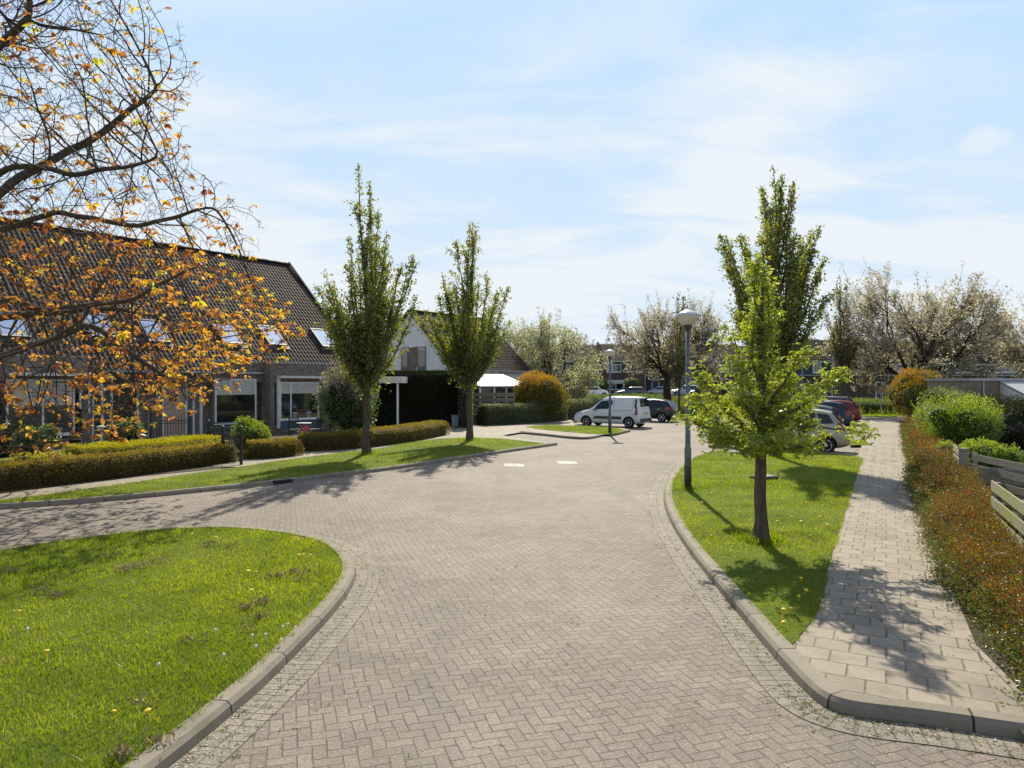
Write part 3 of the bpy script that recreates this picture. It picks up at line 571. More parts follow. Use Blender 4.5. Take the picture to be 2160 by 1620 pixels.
# ---- the big tree whose crown hangs in from the left, grown towards points spread through its crown
def big_tree():
    r = np.random.default_rng(21); T = np.array([-10.9, 13.2, .0])
    zr = [(1.2, 2.6), (1.7, 4.6), (2.3, 5.7), (3.1, 6.9), (3.9, 7.3), (4.4, 6.7), (4.9, 6.1), (5.5, 5.6), (6.3, 5.4), (7.4, 5.0), (8.6, 4.8), (9.6, 4.4), (11, 3.6), (12.6, 1.6)]
    zs, rs = np.array(zr).T
    A = []
    while len(A) < 19000:
        z = r.uniform(1.2, 12.6); R = np.interp(z, zs, rs); a = r.uniform(-math.pi, math.pi); u = math.sqrt(r.uniform(.06, 1))
        if z < 3.0 and u < .45: continue
        if abs(a) > 1.75 and r.uniform() < .86: continue          # fewer limbs on the side away from the street
        lob = 1 + .07 * math.sin(3 * a + z * 1.3) + .06 * math.sin(5 * a - z * 2.1) + .04 * math.sin(9 * z)
        rr = R * u * lob * .96; A.append(T + np.array([rr * math.cos(a), rr * math.sin(a) * .95, z]))
    A = np.array(A)
    # keep the air around the camera's own side of the lawn open
    dn = nz3(A, .7, 3); A = A[(dn > -.28)]
    N = [T + np.array([0, 0, 0.]), ]; par = [-1]
    def limb(start, pts, jit=.05):
        k = start; p0 = N[k]
        for q in pts:
            q = np.array(q, float); L = np.linalg.norm(q - p0); m = max(1, int(L / .16))
            for i in range(1, m + 1):
                N.append(p0 + (q - p0) * i / m + r.normal(size=3) * jit * .35); par.append(k); k = len(N) - 1
            p0 = q
        return k
    k1 = limb(0, [T + (0.05, -.05, 1.2), T + (.1, -.1, 2.3)]); k2 = limb(k1, [T + (0, -.15, 3.4)]); k3 = limb(k2, [T + (.1, 0, 4.9)]); k4 = limb(k3, [T + (-.1, .1, 7.2)]); limb(k4, [T + (.2, .2, 9.5)])
    limb(k1, [T + (1.0, -.2, 2.75), T + (2.6, -.3, 3.35), T + (3.15, -.35, 3.7), T + (3.75, -.4, 4.75)])
    limb(k1, [T + (1.1, .3, 3.0), T + (2.8, .5, 3.65), T + (3.4, .5, 3.2), T + (4.4, .6, 2.5)])
    limb(k2, [T + (1.5, -.6, 4.1), T + (3.0, -1.1, 3.75), T + (4.6, -1.4, 3.9), T + (5.6, -1.5, 4.4)])
    limb(k2, [T + (1.2, .2, 5.4), T + (2.2, .3, 5.75), T + (3.8, .3, 5.5), T + (5.2, .4, 5.9)])
    limb(k3, [T + (1.0, -.3, 5.9), T + (2.1, -.6, 6.4), T + (3.3, -.8, 6.15), T + (4.8, -.9, 6.4)])
    limb(k3, [T + (1.2, .6, 6.4), T + (2.4, 1.4, 7.6), T + (3.4, 1.8, 8.7)])
    limb(k4, [T + (1.2, -.4, 8.2), T + (2.4, -.7, 8.9)])
    limb(k2, [T + (.6, -1.7, 3.9), T + (1.2, -3.2, 4.0), T + (1.9, -4.6, 4.2)]); limb(k2, [T + (.7, 1.8, 4.0), T + (1.4, 3.6, 4.3), T + (2.0, 5.0, 4.2)])
    limb(k3, [T + (-1.5, .6, 5.8), T + (-3.2, 1.0, 6.4)]); limb(k2, [T + (-1.6, -.7, 4.0), T + (-3.4, -1.3, 4.4)]); limb(k4, [T + (-1, -1.4, 8.4)]); limb(k3, [T + (.8, -2.0, 6.2), T + (1.6, -3.6, 7.0)])
    N = list(N); Nn = np.array(N); STEP, DI, DK = .11, 1.3, .17
    d = np.full(len(A), 1e9); idx = np.zeros(len(A), int)
    for i0 in range(0, len(Nn), 200):
        D_ = np.linalg.norm(A[:, None] - Nn[None, i0:i0 + 200], axis=2); j = D_.argmin(1); dm = D_[np.arange(len(A)), j]; b = dm < d; d[b] = dm[b]; idx[b] = j[b] + i0
    alive = d > DK; dirs = {}
    for it in range(150):
        act = alive & (d < (DI if it > 12 else 3.0))
        if not act.any(): break
        ids = idx[act]; v = unit(A[act] - Nn[ids]); u_, inv = np.unique(ids, return_inverse=True); acc = np.zeros((len(u_), 3)); np.add.at(acc, inv, v)
        acc = unit(acc + r.normal(size=acc.shape) * .32); acc[:, 2] -= .03; new = Nn[u_] + acc * STEP * r.uniform(.8, 1.15, (len(u_), 1))
        base = len(Nn); Nn = np.vstack([Nn, new]); par.extend(u_.tolist())
        al = np.where(alive)[0]; D_ = np.linalg.norm(A[al][:, None] - new[None], axis=2); j = D_.argmin(1); dm = D_[np.arange(len(al)), j]; b = dm < d[al]
        d[al[b]] = dm[b]; idx[al[b]] = j[b] + base; alive &= d > DK
        if len(Nn) > 46000: break
    par = np.array(par); n = len(Nn); ch = [[] for _ in range(n)]
    for i in range(1, n): ch[par[i]].append(i)
    acc = np.zeros(n); rad = np.zeros(n)
    for i in range(n - 1, -1, -1):
        if not ch[i]: acc[i] = 1.0
        rad[i] = .0047 * acc[i] ** .445
        if i: acc[par[i]] += acc[i]
    rad = np.minimum(rad, .30); rad[:8] *= 1.1
    paths = []; stack = [(0, -1)]; tips = []
    while stack:
        i, p = stack.pop(); chain = [p] if p >= 0 else []
        while True:
            chain.append(i)
            if not ch[i]: tips.append(i); break
            b = max(ch[i], key=lambda c: acc[c])
            for c in ch[i]:
                if c != b: stack.append((c, i))
            i = b
        if len(chain) > 1:
            P = Nn[chain]; R = rad[chain].copy()
            if chain[0] == p: R[0] = min(R[0], R[1] * 1.25)
            if len(P) > 3: P[1:-1] = .5 * P[1:-1] + .25 * (P[:-2] + P[2:])
            paths.append((P, R))
    root = empty('broadleaf_tree', tuple(T), 0, 'big spreading tree with young bronze and orange leaves hanging in from the left edge', 'tree')
    root.location = (T[0] * 1.068, T[1] * 1.068, -.12); root.scale = (1.068,) * 3      # stands on the verge
    sh = lambda ps: [(p - T, q) for p, q in ps]
    big = [q for q in paths if q[1][0] > .035]; small = [q for q in paths if q[1][0] <= .035]
    # short side twigs along the thin wood
    tw = []; thin = np.where(rad < .011)[0]; pick = r.choice(thin, min(9000, len(thin)), replace=False)
    for i in pick:
        v = unit(r.normal(size=3) + np.array([.2, 0, .25])) * r.uniform(.06, .22); tw.append((np.array([Nn[i], Nn[i] + v * .55 + r.normal(size=3) * .012, Nn[i] + v]), np.array([.004, .0035, .0025])))
    tubes_mesh('trunk', sh(big), M['bark_big'], root); tubes_mesh('twigs', sh(small + tw), M['twig'], root)
    # leaf tufts
    tips = np.array(tips); cand = np.vstack([Nn[tips], np.array([t[0][-1] for t in tw])])
    zc = cand[:, 2]; px = 1080 + F * cand[:, 0] / cand[:, 1]; 
    dens = np.clip(.26 + .80 * (6.0 - zc) / 2.6, .27, 1.15) * np.clip(.75 + .6 * nz3(cand, 1.1, 8), .15, 1.4)
    dens *= np.where(zc < 2.4, .55, 1); dens *= np.clip(.55 + (cand[:, 0] + 9.6) / 6, .45, 1.25)
    C = cand[r.uniform(size=len(cand)) < dens * .62]; C = C[:, :]
    k = r.integers(4, 9, len(C)); B = np.repeat(C, k, 0); m = len(B); sz = np.repeat(r.uniform(.07, .15, len(C)), k) * r.uniform(.7, 1.15, m)
    D = unit(np.column_stack([r.normal(size=(m, 2)) * .75, -np.abs(r.normal(size=m)) * .6 - .12 + .25 * r.normal(size=m)]))
    B = B + D * .012; bias = np.repeat(np.clip(.48 + .3 * nz3(C, .8, 5) + r.normal(size=len(C)) * .16, 0, 1), k)
    leaves_obj('crown', B - T, D, sz, 'lf_bronze', root, .50, .10, 31, rbias=bias)
    return n, len(B)
print('big tree nodes, leaves', big_tree())

# ---- street tree with many steep ascending limbs
def street_tree(name, x, y, z0, H_, cb, prof, label, group, nl=9000, leaf=.085, mat='lf_street', seed=1, trunk_r=.12, nlimb=30, z_ground=0.0, spread=.185, bark='bark_street', spires=4, bot=.0):
    "cb: height where limbs start; prof: list of (height fraction above cb, radius)"
    r = np.random.default_rng(seed); root = empty(name, (x, y, z0), r.uniform(0, 6), label, 'tree', group)
    hs, rs = np.array(prof).T; CHh = H_ - cb; paths = []
    lead = crooked(np.zeros(3), np.array([r.normal() * .12, r.normal() * .12, H_ * .97]), 16, .012, r); tr = np.interp(np.linspace(0, 1, 16), [0, .03, cb / H_, .6, 1], [trunk_r * 1.5, trunk_r, trunk_r * .85, trunk_r * .35, .008]); paths.append((lead, tr))
    fl = crooked(np.array([0, 0, -.05]), np.array([0, 0, .25]), 3, 0, r); paths.append((fl, np.array([trunk_r * 1.9, trunk_r * 1.35, trunk_r])))
    axes = [(lead[int(16 * cb / H_):], .55)]
    for i in range(nlimb):
        a = i * 2.39996 + r.uniform(-.4, .4); f = (i + .5) / nlimb; endf = r.uniform(.26, .66) if i >= spires else r.uniform(.74, .95)
        zst = cb + CHh * min(.45, max(0, endf - .45)) * r.uniform(.1, .9) if i >= spires else cb + CHh * r.uniform(.2, .5)
        ze = cb + CHh * endf; Re = np.interp(endf, hs, rs) * (r.uniform(.45, .98) if i % 3 else r.uniform(.88, 1.15)); 
        if i < spires: Re = np.interp(endf, hs, rs) * r.uniform(.6, 1.1)
        t = np.linspace(0, 1, 9); rr = Re * (t ** .80); zz = zst + (ze - zst) * t ** 1.12
        P = np.stack([rr * np.cos(a), rr * np.sin(a), zz], -1); w = np.cumsum(r.normal(size=(9, 3)) * .03, 0); w[0] = 0; P += w; P[0, :2] = np.array([np.interp(zst, lead[:, 2], lead[:, k]) for k in (0, 1)])
        paths.append((P, np.linspace(trunk_r * .36, .007, 9))); axes.append((P, 1.0 if i >= spires else 1.15))
        for j in range(5):
            tt = r.uniform(.25, .95); s = P[int(tt * 8)]; v = unit(np.array([math.cos(a + r.normal() * 1.1), math.sin(a + r.normal() * 1.1), r.uniform(.7, 2.0)])) * r.uniform(.3, .9) * CHh / 7.5
            q = crooked(s, s + v, 5, .05, r); paths.append((q, np.linspace(.014, .004, 5))); axes.append((q, .45))
    tubes_mesh('trunk', paths, M[bark], root)
    L = np.array([np.linalg.norm(np.diff(a, axis=0), axis=1).sum() * w for a, w in axes]); cnt = np.random.default_rng(seed + 3).multinomial(nl // 3, L / L.sum()); Ps, Ds, Bs = [], [], []
    for (a, w), c in zip(axes, cnt):
        if c == 0: continue
        t = r.uniform(.04, 1, c) ** .85 * (len(a) - 1); i = np.minimum(t.astype(int), len(a) - 2); p = a[i] + (a[i + 1] - a[i]) * (t - i)[:, None]
        tap = (1 - .55 * (t / (len(a) - 1)) ** 2) * np.clip(1.25 - .75 * (p[:, 2] - cb) / CHh, .5, 1.1); off = unit(r.normal(size=(c, 3))) * (np.abs(r.normal(size=(c, 1))) * spread * tap[:, None]); p = p + off; Ps.append(p); Ds.append(off)
    P = np.vstack(Ps); O = np.vstack(Ds); P = np.repeat(P, 3, 0); O = np.repeat(O, 3, 0); m = len(P); P = P + r.normal(size=(m, 3)) * leaf * .45
    D = unit(O * 2.2 + r.normal(size=(m, 3)) * .35 + np.array([0, 0, .02])); bias = np.clip(.42 + .30 * nz3(P, 1.5, seed) + .22 * (P[:, 2] - cb) / CHh, 0, .92)
    leaves_obj('crown', P, D, r.uniform(.65, 1.2, m) * leaf, mat, root, .72, .08, seed, rbias=bias, mid=.45); return root
vase = [(0, .2), (.12, .75), (.25, 1.30), (.38, 1.70), (.48, 1.78), (.58, 1.50), (.66, 1.05), (.78, .50), (.9, .26), (1.0, .05)]
def spot(px, py, z): return G(px, py, z)
SG = 'street trees with upright oval crowns'
sx, sy = spot(775, 958, .1); street_tree('street_tree', sx, sy, .1, 10.35, 2.2, [(a, b * .93) for a, b in vase], 'upright oval street tree on the left verge, nearest to the lilac', SG, 30000, .095, seed=3, trunk_r=.135, nlimb=46)
sx, sy = spot(990, 929, .1); street_tree('street_tree', sx, sy, .1, 9.85, 2.3, [(a, b * 1.13) for a, b in vase], 'upright oval street tree on the left verge in front of the white gabled house', SG, 30000, .095, seed=11, trunk_r=.135, nlimb=44)
sx, sy = spot(1632, 962, .1); street_tree('street_tree', sx, sy, .1, 10.1, 2.9, [(0, .25), (.12, .9), (.25, 1.5), (.38, 1.95), (.50, 2.05), (.60, 1.8), (.7, 1.25), (.8, .95), (.92, .55), (1, .1)], 'tall dark upright street tree right behind the light green pear tree', SG, 42000, .095, seed=23, trunk_r=.15, nlimb=52, spires=7)
sx, sy = spot(1431, 878, .0); street_tree('columnar_tree', sx, sy, 0, 10.0, 2.2, [(0, .3), (.2, .9), (.5, 1.25), (.75, .8), (1, .25)], 'slim young columnar tree in front of the blossoming cherry beside the near lamp', 'slim columnar trees beyond the parking', 5200, .13, 'lf_olive', seed=31, trunk_r=.11, nlimb=20, spread=.22)
street_tree('columnar_tree', at(1776, 56), 56, 0, 11.4, 3.2, [(0, .4), (.2, 1.2), (.5, 1.6), (.75, 1.0), (1, .35)], 'slim olive columnar tree between the dark street tree and the big cherry', 'slim columnar trees beyond the parking', 6500, .13, 'lf_olive', seed=37, trunk_r=.11, nlimb=22, spread=.25)

# ---- wide crowned trees (cherries in blossom, far broadleaves)
def cherry(name, x, y, z0, H_, cb, R, label, group, nl=9000, leaf=.11, mat='lf_cherry', seed=1, tr=.25, cat='tree', nb=7, bark='bark_dark', sq=1.0, whip=1.0):
    r = np.random.default_rng(seed); root = empty(name, (x, y, z0), 0, label, cat, group); paths = []; tipsA = []
    fork = cb * r.uniform(.72, .85); tk = crooked(np.array([0, 0, -.1]), np.array([0, 0, fork]), 6, .02, r); paths.append((tk, np.linspace(tr * 1.25, tr * .85, 6)))
    ctr = np.array([0, 0, cb + (H_ - cb) * .38])
    def lim(p): 
        e = (p - ctr) / np.array([R, R, (H_ - ctr[2]) if p[2] > ctr[2] else (ctr[2] - cb) * 1.15]); return np.linalg.norm(e)
    def grow(p, v, L, rad, lv):
        n = 5; q = [p]; d = v
        for i in range(n):
            d = unit(d + r.normal(size=3) * .16 + np.array([0, 0, .05 + .03 * lv])); q.append(q[-1] + d * L / n)
        q = np.array(q); 
        if lim(q[-1]) > 1.02:
            q = p + (q - p) * max(.35, 1.02 / lim(q[-1]))
        paths.append((q, np.linspace(rad, rad * .5, n + 1)))
        if lv >= 2: tipsA.append(q)
        if lv >= 4: return
        for k in range(4 if lv < 3 else 3):
            i = r.integers(2, n + 1); o = unit(q[i] - ctr + r.normal(size=3) * R * .6); grow(q[i], unit(d * .55 + o * .75 + r.normal(size=3) * .35), L * r.uniform(.52, .78), rad * .5, lv + 1)
        grow(q[-1], unit(d + r.normal(size=3) * .2), L * .66, rad * .5, lv + 1)
    for i in range(nb):
        a = i * 6.283 / nb + r.uniform(-.3, .3); v = unit(np.array([math.cos(a), math.sin(a), r.uniform(.35, 1.3)])); grow(tk[-1] - np.array([0, 0, r.uniform(0, .4)]), v, R * .62, tr * .5, 0)
    
    n = len(tipsA); idx = r.integers(0, n, nl // 3); T_ = np.array([tipsA[i][r.integers(1, 6)] for i in idx]); out = unit(T_ - ctr)
    T_ = T_ + out * np.abs(r.normal(size=(len(T_), 1))) * .16 + r.normal(size=T_.shape) * .10
    # whippy upper shoots carrying blossom beyond the outline
    wh = []; tops = [q for q in tipsA if q[-1][2] > ctr[2] - .5 and lim(q[-1]) > .72]; r.shuffle(tops)
    wp = []
    for q in tops[:110]:
        v = unit(unit(q[-1] - ctr) * .6 + np.array([0, 0, .9]) + r.normal(size=3) * .15) * r.uniform(.4, 1.3) * whip; w_ = crooked(q[-1], q[-1] + v, 6, .03, r); wp.append((w_, np.linspace(.012, .006, 6)))
        wh.append(w_[r.integers(1, 6, 7)] + r.normal(size=(7, 3)) * .05)
    tubes_mesh('trunk', paths + wp, M[bark], root); T_ = np.vstack([T_] + wh) if wh else T_
    P = np.repeat(T_, 3, 0); m = len(P); P = P + r.normal(size=(m, 3)) * leaf * .5; D = unit(r.normal(size=(m, 3)) + np.array([0, 0, .1])); bias = np.clip(.5 + .34 * nz3(P, 1.0, seed), 0, 1)
    leaves_obj('crown', P * np.array([1, 1, 1]), D, r.uniform(.6, 1.2, m) * leaf, mat, root, .75, .1, seed, rbias=bias); return root
CG = 'cherry trees in white blossom'
cherry('cherry_tree', at(1160, 62), 62, 0, 9.9, 3.4, 4.3, 'round cherry in greenish white blossom behind the orange shrub', CG, 30000, .15, 'lf_cherry_green', seed=6, tr=.22, nb=9)
cherry('cherry_tree', at(1408, 66), 66, 0, 10.9, 4.0, 5.2, 'blossoming cherry with a thick dark trunk behind the black hatchback', CG, 21000, .15, seed=9, tr=.36, whip=1.3)
cherry('cherry_tree', at(1925, 54), 54, 0, 12.5, 3.4, 5.7, 'broadest cherry, pinkish white, with several dark stems above the right orange shrub', CG, 50000, .15, seed=14, tr=.30, nb=9, whip=1.25)
cherry('cherry_tree', at(2275, 52), 52, 0, 9.8, 2.6, 5.2, 'cherry in blossom cut off by the right edge', CG, 22000, .15, seed=19, tr=.24, whip=1.2)
cherry('background_tree', at(650, 60), 60, 0, 12.0, 5, 3.0, 'pale green treetop showing past the end of the tiled roof', 'trees behind the houses', 7000, .18, 'lf_olive', seed=41, tr=.2)
cherry('background_tree', at(1238, 128), 128, .7, 12.0, 4, 5.5, 'bare looking treetop behind the far terrace left of the middle cherry', 'trees behind the houses', 3500, .25, 'lf_olive', seed=43, tr=.25, whip=1.5)

# ---- the light green pear tree on the right island
def pear():
    r = np.random.default_rng(8); x, y = G(1606, 1142, .1); root = empty('pear_tree', (x, y, .1), 0, 'light green young pear tree with drooping leaves on the right island, front of all', 'tree')
    s = y / F; paths = []; axes = []
    lead = crooked(np.zeros(3), np.array([.02, 0, 4.55]), 14, .012, r); paths.append((lead, np.interp(np.linspace(0, 1, 14), [0, .04, .3, 1], [.16, .105, .085, .010]))); paths.append((np.array([[0, 0, -.05], [0, 0, .12]]), np.array([.21, .14])))
    def P(px, py): return np.array([(px - 1606) * s, 0, (1142 - py) * s])
    L = []
    for (a, b, c, dy, n) in [((1606, 930), (1530, 900), (1452, 835), -.2, 1.0), ((1606, 950), (1520, 925), (1480, 905), -.5, 1), ((1606, 925), (1540, 860), (1500, 790), .5, 1), ((1606, 900), (1700, 850), (1795, 778), .3, 1), ((1606, 940), (1700, 900), (1812, 915), -.2, .7),
                             ((1606, 915), (1690, 870), (1760, 850), .8, 1), ((1606, 900), (1560, 820), (1545, 770), -.3, 1), ((1606, 880), (1650, 800), (1672, 740), -.3, 1), ((1606, 850), (1635, 750), (1645, 680), .2, .7), ((1606, 820), (1580, 740), (1584, 670), -.2, .8), ((1606, 935), (1500, 900), (1470, 880), .4, 1), ((1606, 945), (1540, 930), (1500, 930), .0, 1), ((1606, 920), (1560, 860), (1530, 830), -.6, 1), ((1606, 925), (1650, 870), (1690, 830), -.6, 1), ((1606, 935), (1680, 915), (1740, 900), .3, 1), ((1606, 890), (1640, 840), (1680, 800), .0, 1),
                             ((1606, 950), (1600, 930), (1610, 900), -1.2, 1), ((1606, 930), (1620, 900), (1620, 860), 1.2, 1), ((1606, 945), (1560, 940), (1550, 915), -.9, 1), ((1606, 945), (1660, 935), (1690, 920), -.9, 1), ((1606, 930), (1660, 900), (1700, 930), .6, 1), ((1606, 930), (1550, 900), (1520, 920), .6, 1),
                             ((1606, 760), (1590, 650), (1592, 560), .0, 1), ((1606, 780), (1625, 680), (1628, 600), .1, 1), ((1606, 760), (1600, 700), (1610, 640), .4, 1), ((1606, 860), (1580, 800), (1560, 700), .4, 1), ((1606, 860), (1640, 810), (1660, 790), .7, 1)]:
        p0, p1, p2 = P(*a), P(*b), P(*c); p1[1] = dy * .5; p2[1] = dy
        q = spline([p0, p1, p2], 5); q = q + np.vstack([[0, 0, 0], np.cumsum(r.normal(size=(len(q) - 1, 3)) * .012, 0)]); paths.append((q, np.linspace(.032, .007, len(q)))); axes.append((q, n * np.linalg.norm(p2 - p0)))
        for k in range(7):
            i = r.integers(2, len(q)); v = unit(np.array([r.normal(), r.normal(), r.uniform(-.2, 1.0)])) * r.uniform(.15, .38); e = crooked(q[i], q[i] + v, 4, .05, r); paths.append((e, np.linspace(.008, .003, 4))); axes.append((e, .33 * n))
    axes.append((lead[4:], 1.5)); tubes_mesh('trunk', paths, M['bark_street'], root)
    w = np.array([a[1] for a in axes]); cnt = r.multinomial(5400, w / w.sum()); Ps = []
    for (a, _), c in zip(axes, cnt):
        t = (r.uniform(.1, 1, c)) * (len(a) - 1); i = np.minimum(t.astype(int), len(a) - 2); Ps.append(a[i] + (a[i + 1] - a[i]) * (t - i)[:, None] + r.normal(size=(c, 3)) * .062)
    C = np.vstack(Ps); k = 5; B = np.repeat(C, k, 0); m = len(B); az = r.uniform(0, 6.283, m); D = unit(np.stack([np.cos(az), np.sin(az), r.uniform(-1.3, .45, m)], -1)); bias = np.clip(np.repeat(.5 + .25 * nz3(C, 2.5, 4), k), 0, .88)
    leaves_obj('crown', B, D, r.uniform(.045, .085, m), 'lf_pear', root, .42, .10, 5, flat=.35, rbias=bias)
    # white blossom tufts
    c = C[r.choice(len(C), 90, replace=False)]; c = c[c[:, 2] < 2.3]; B = np.repeat(c, 9, 0) + r.normal(size=(len(c) * 9, 3)) * .022; leaves_obj('blossom', B, r.normal(size=B.shape), np.full(len(B), .034), 'lf_white', root, .9, .05, 9)
leafm('lf_white', [(0, (.55, .58, .48)), (1, (.8, .8, .78))], .3, 1.0, gloss=.02, patch=0)
pear()

# ---- hedges: leafy shell over a solid core
def hedge(name, label, line, w, h, z0, mat, core, n, leaf, group=None, cat='hedge', seed=1, topmat=None, bump=.05, taper=.0, round_=.25, up=.25, tops=.45):
    "line: centre line in world XY. one mesh, leaves + core"
    r = np.random.default_rng(seed); P = spline(line, 6) if len(line) > 2 else np.linspace(line[0], line[1], 10); P = np.asarray(P)
    s = np.concatenate([[0], np.cumsum(np.linalg.norm(np.diff(P, axis=0), axis=1))]); Lg = s[-1]
    def place(u, v, z):   # u along, v across (-.5...5)*w
        x = np.interp(u, s, P[:, 0]); y = np.interp(u, s, P[:, 1]); e = 1e-2 * Lg
        tx = np.interp(np.minimum(u + e, Lg), s, P[:, 0]) - np.interp(np.maximum(u - e, 0), s, P[:, 0]); ty = np.interp(np.minimum(u + e, Lg), s, P[:, 1]) - np.interp(np.maximum(u - e, 0), s, P[:, 1])
        l = np.hypot(tx, ty) + 1e-9; return np.stack([x - ty / l * v, y + tx / l * v, z], -1), np.stack([tx / l, ty / l], -1)
    per = w + 2 * h; nt = int(n * tops * (w / per) * 2 / (1)); nt = int(n * max(tops, w / per * .9)); ns = n - nt
    ut = r.uniform(0, Lg, nt); vt = r.uniform(-.5, .5, nt) * w; zt = np.full(nt, h)
    us = r.uniform(0, Lg, ns); sd_ = np.where(r.uniform(size=ns) < .5, -.5, .5); vs2 = sd_ * w; zs = h * (r.uniform(.0, 1, ns))
    ne = max(20, int(ns * w / (Lg + w))); ue = np.where(r.uniform(size=ne) < .5, 0, Lg); ve = r.uniform(-.5, .5, ne) * w; ze = h * r.uniform(0, 1, ne)
    U, Vv, Z = np.concatenate([ut, us, ue]), np.concatenate([vt, vs2, ve]), np.concatenate([zt, zs, ze])
    top = np.concatenate([np.ones(nt), np.zeros(ns + ne)])
    # round the shoulders
    rr = round_ * min(w, h) ; dz = np.maximum(0, Z - (h - rr)) / rr; dv = np.maximum(0, np.abs(Vv) - (w / 2 - rr)) / rr; q = np.maximum(1, np.hypot(dz, dv)); Z = np.where(dz > 0, h - rr + dz / q * rr, Z); Vv = np.where(dv > 0, np.sign(Vv) * (w / 2 - rr + dv / q * rr), Vv)
    du = np.maximum(0, np.abs(U - Lg / 2) - (Lg / 2 - rr)) / rr; q = np.maximum(1, np.hypot(dz, du)); U = np.where(du > 0, Lg / 2 + np.sign(U - Lg / 2) * (Lg / 2 - rr + du / q * rr), U)
    Vv *= 1 - taper * Z / h
    W, T_ = place(U, Vv, Z + z0); C = np.stack([np.interp(U, s, P[:, 0]), np.interp(U, s, P[:, 1]), np.full(len(U), z0 + h * .45)], -1)
    O = W - C; O[:, 2] *= np.where(top > 0, 3, .3); O = unit(O); nb = nz3(W, 1 / max(.12, h * .35), seed); W = W + O * (nb * bump + np.abs(r.normal(size=len(W))) * bump * .65)[:, None]
    D = unit(O * .8 + r.normal(size=W.shape) * .75 + np.array([0, 0, up])); Lf, Fl = leaf_arrays(W, D, r.uniform(.6, 1.25, len(W)) * leaf, .55, .1, seed)
    if name == 'barberry_hedge': nb = nb * .6 + 1.15 * nz3(W, 1.5, seed + 50)
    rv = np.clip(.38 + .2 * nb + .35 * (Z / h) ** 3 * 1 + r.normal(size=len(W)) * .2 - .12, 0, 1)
    # core
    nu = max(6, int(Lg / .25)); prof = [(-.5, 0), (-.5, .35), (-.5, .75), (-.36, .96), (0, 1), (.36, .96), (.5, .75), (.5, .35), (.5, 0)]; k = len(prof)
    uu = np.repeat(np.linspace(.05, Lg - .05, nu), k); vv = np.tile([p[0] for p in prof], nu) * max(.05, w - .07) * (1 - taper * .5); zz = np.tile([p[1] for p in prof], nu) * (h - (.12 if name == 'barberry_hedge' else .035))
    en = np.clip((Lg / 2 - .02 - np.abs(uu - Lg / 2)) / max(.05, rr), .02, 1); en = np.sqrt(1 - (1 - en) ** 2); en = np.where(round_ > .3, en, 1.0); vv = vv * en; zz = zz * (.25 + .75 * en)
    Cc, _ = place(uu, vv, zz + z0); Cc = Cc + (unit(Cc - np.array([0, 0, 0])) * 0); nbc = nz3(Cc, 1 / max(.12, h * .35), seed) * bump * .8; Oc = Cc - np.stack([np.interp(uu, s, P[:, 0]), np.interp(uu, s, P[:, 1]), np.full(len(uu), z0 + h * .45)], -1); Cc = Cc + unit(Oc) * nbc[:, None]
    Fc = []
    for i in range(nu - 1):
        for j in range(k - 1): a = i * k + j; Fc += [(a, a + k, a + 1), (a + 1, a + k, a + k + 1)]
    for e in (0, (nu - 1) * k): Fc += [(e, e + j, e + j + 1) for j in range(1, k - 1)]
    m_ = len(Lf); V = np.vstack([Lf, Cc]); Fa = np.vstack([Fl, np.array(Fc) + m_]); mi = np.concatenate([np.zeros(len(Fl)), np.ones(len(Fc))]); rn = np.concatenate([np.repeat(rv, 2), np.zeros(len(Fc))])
    o = np_mesh(name, V, Fa, [M[mat], M[core]], mi=mi, rnd=rn); return tag(o, label, cat, group)
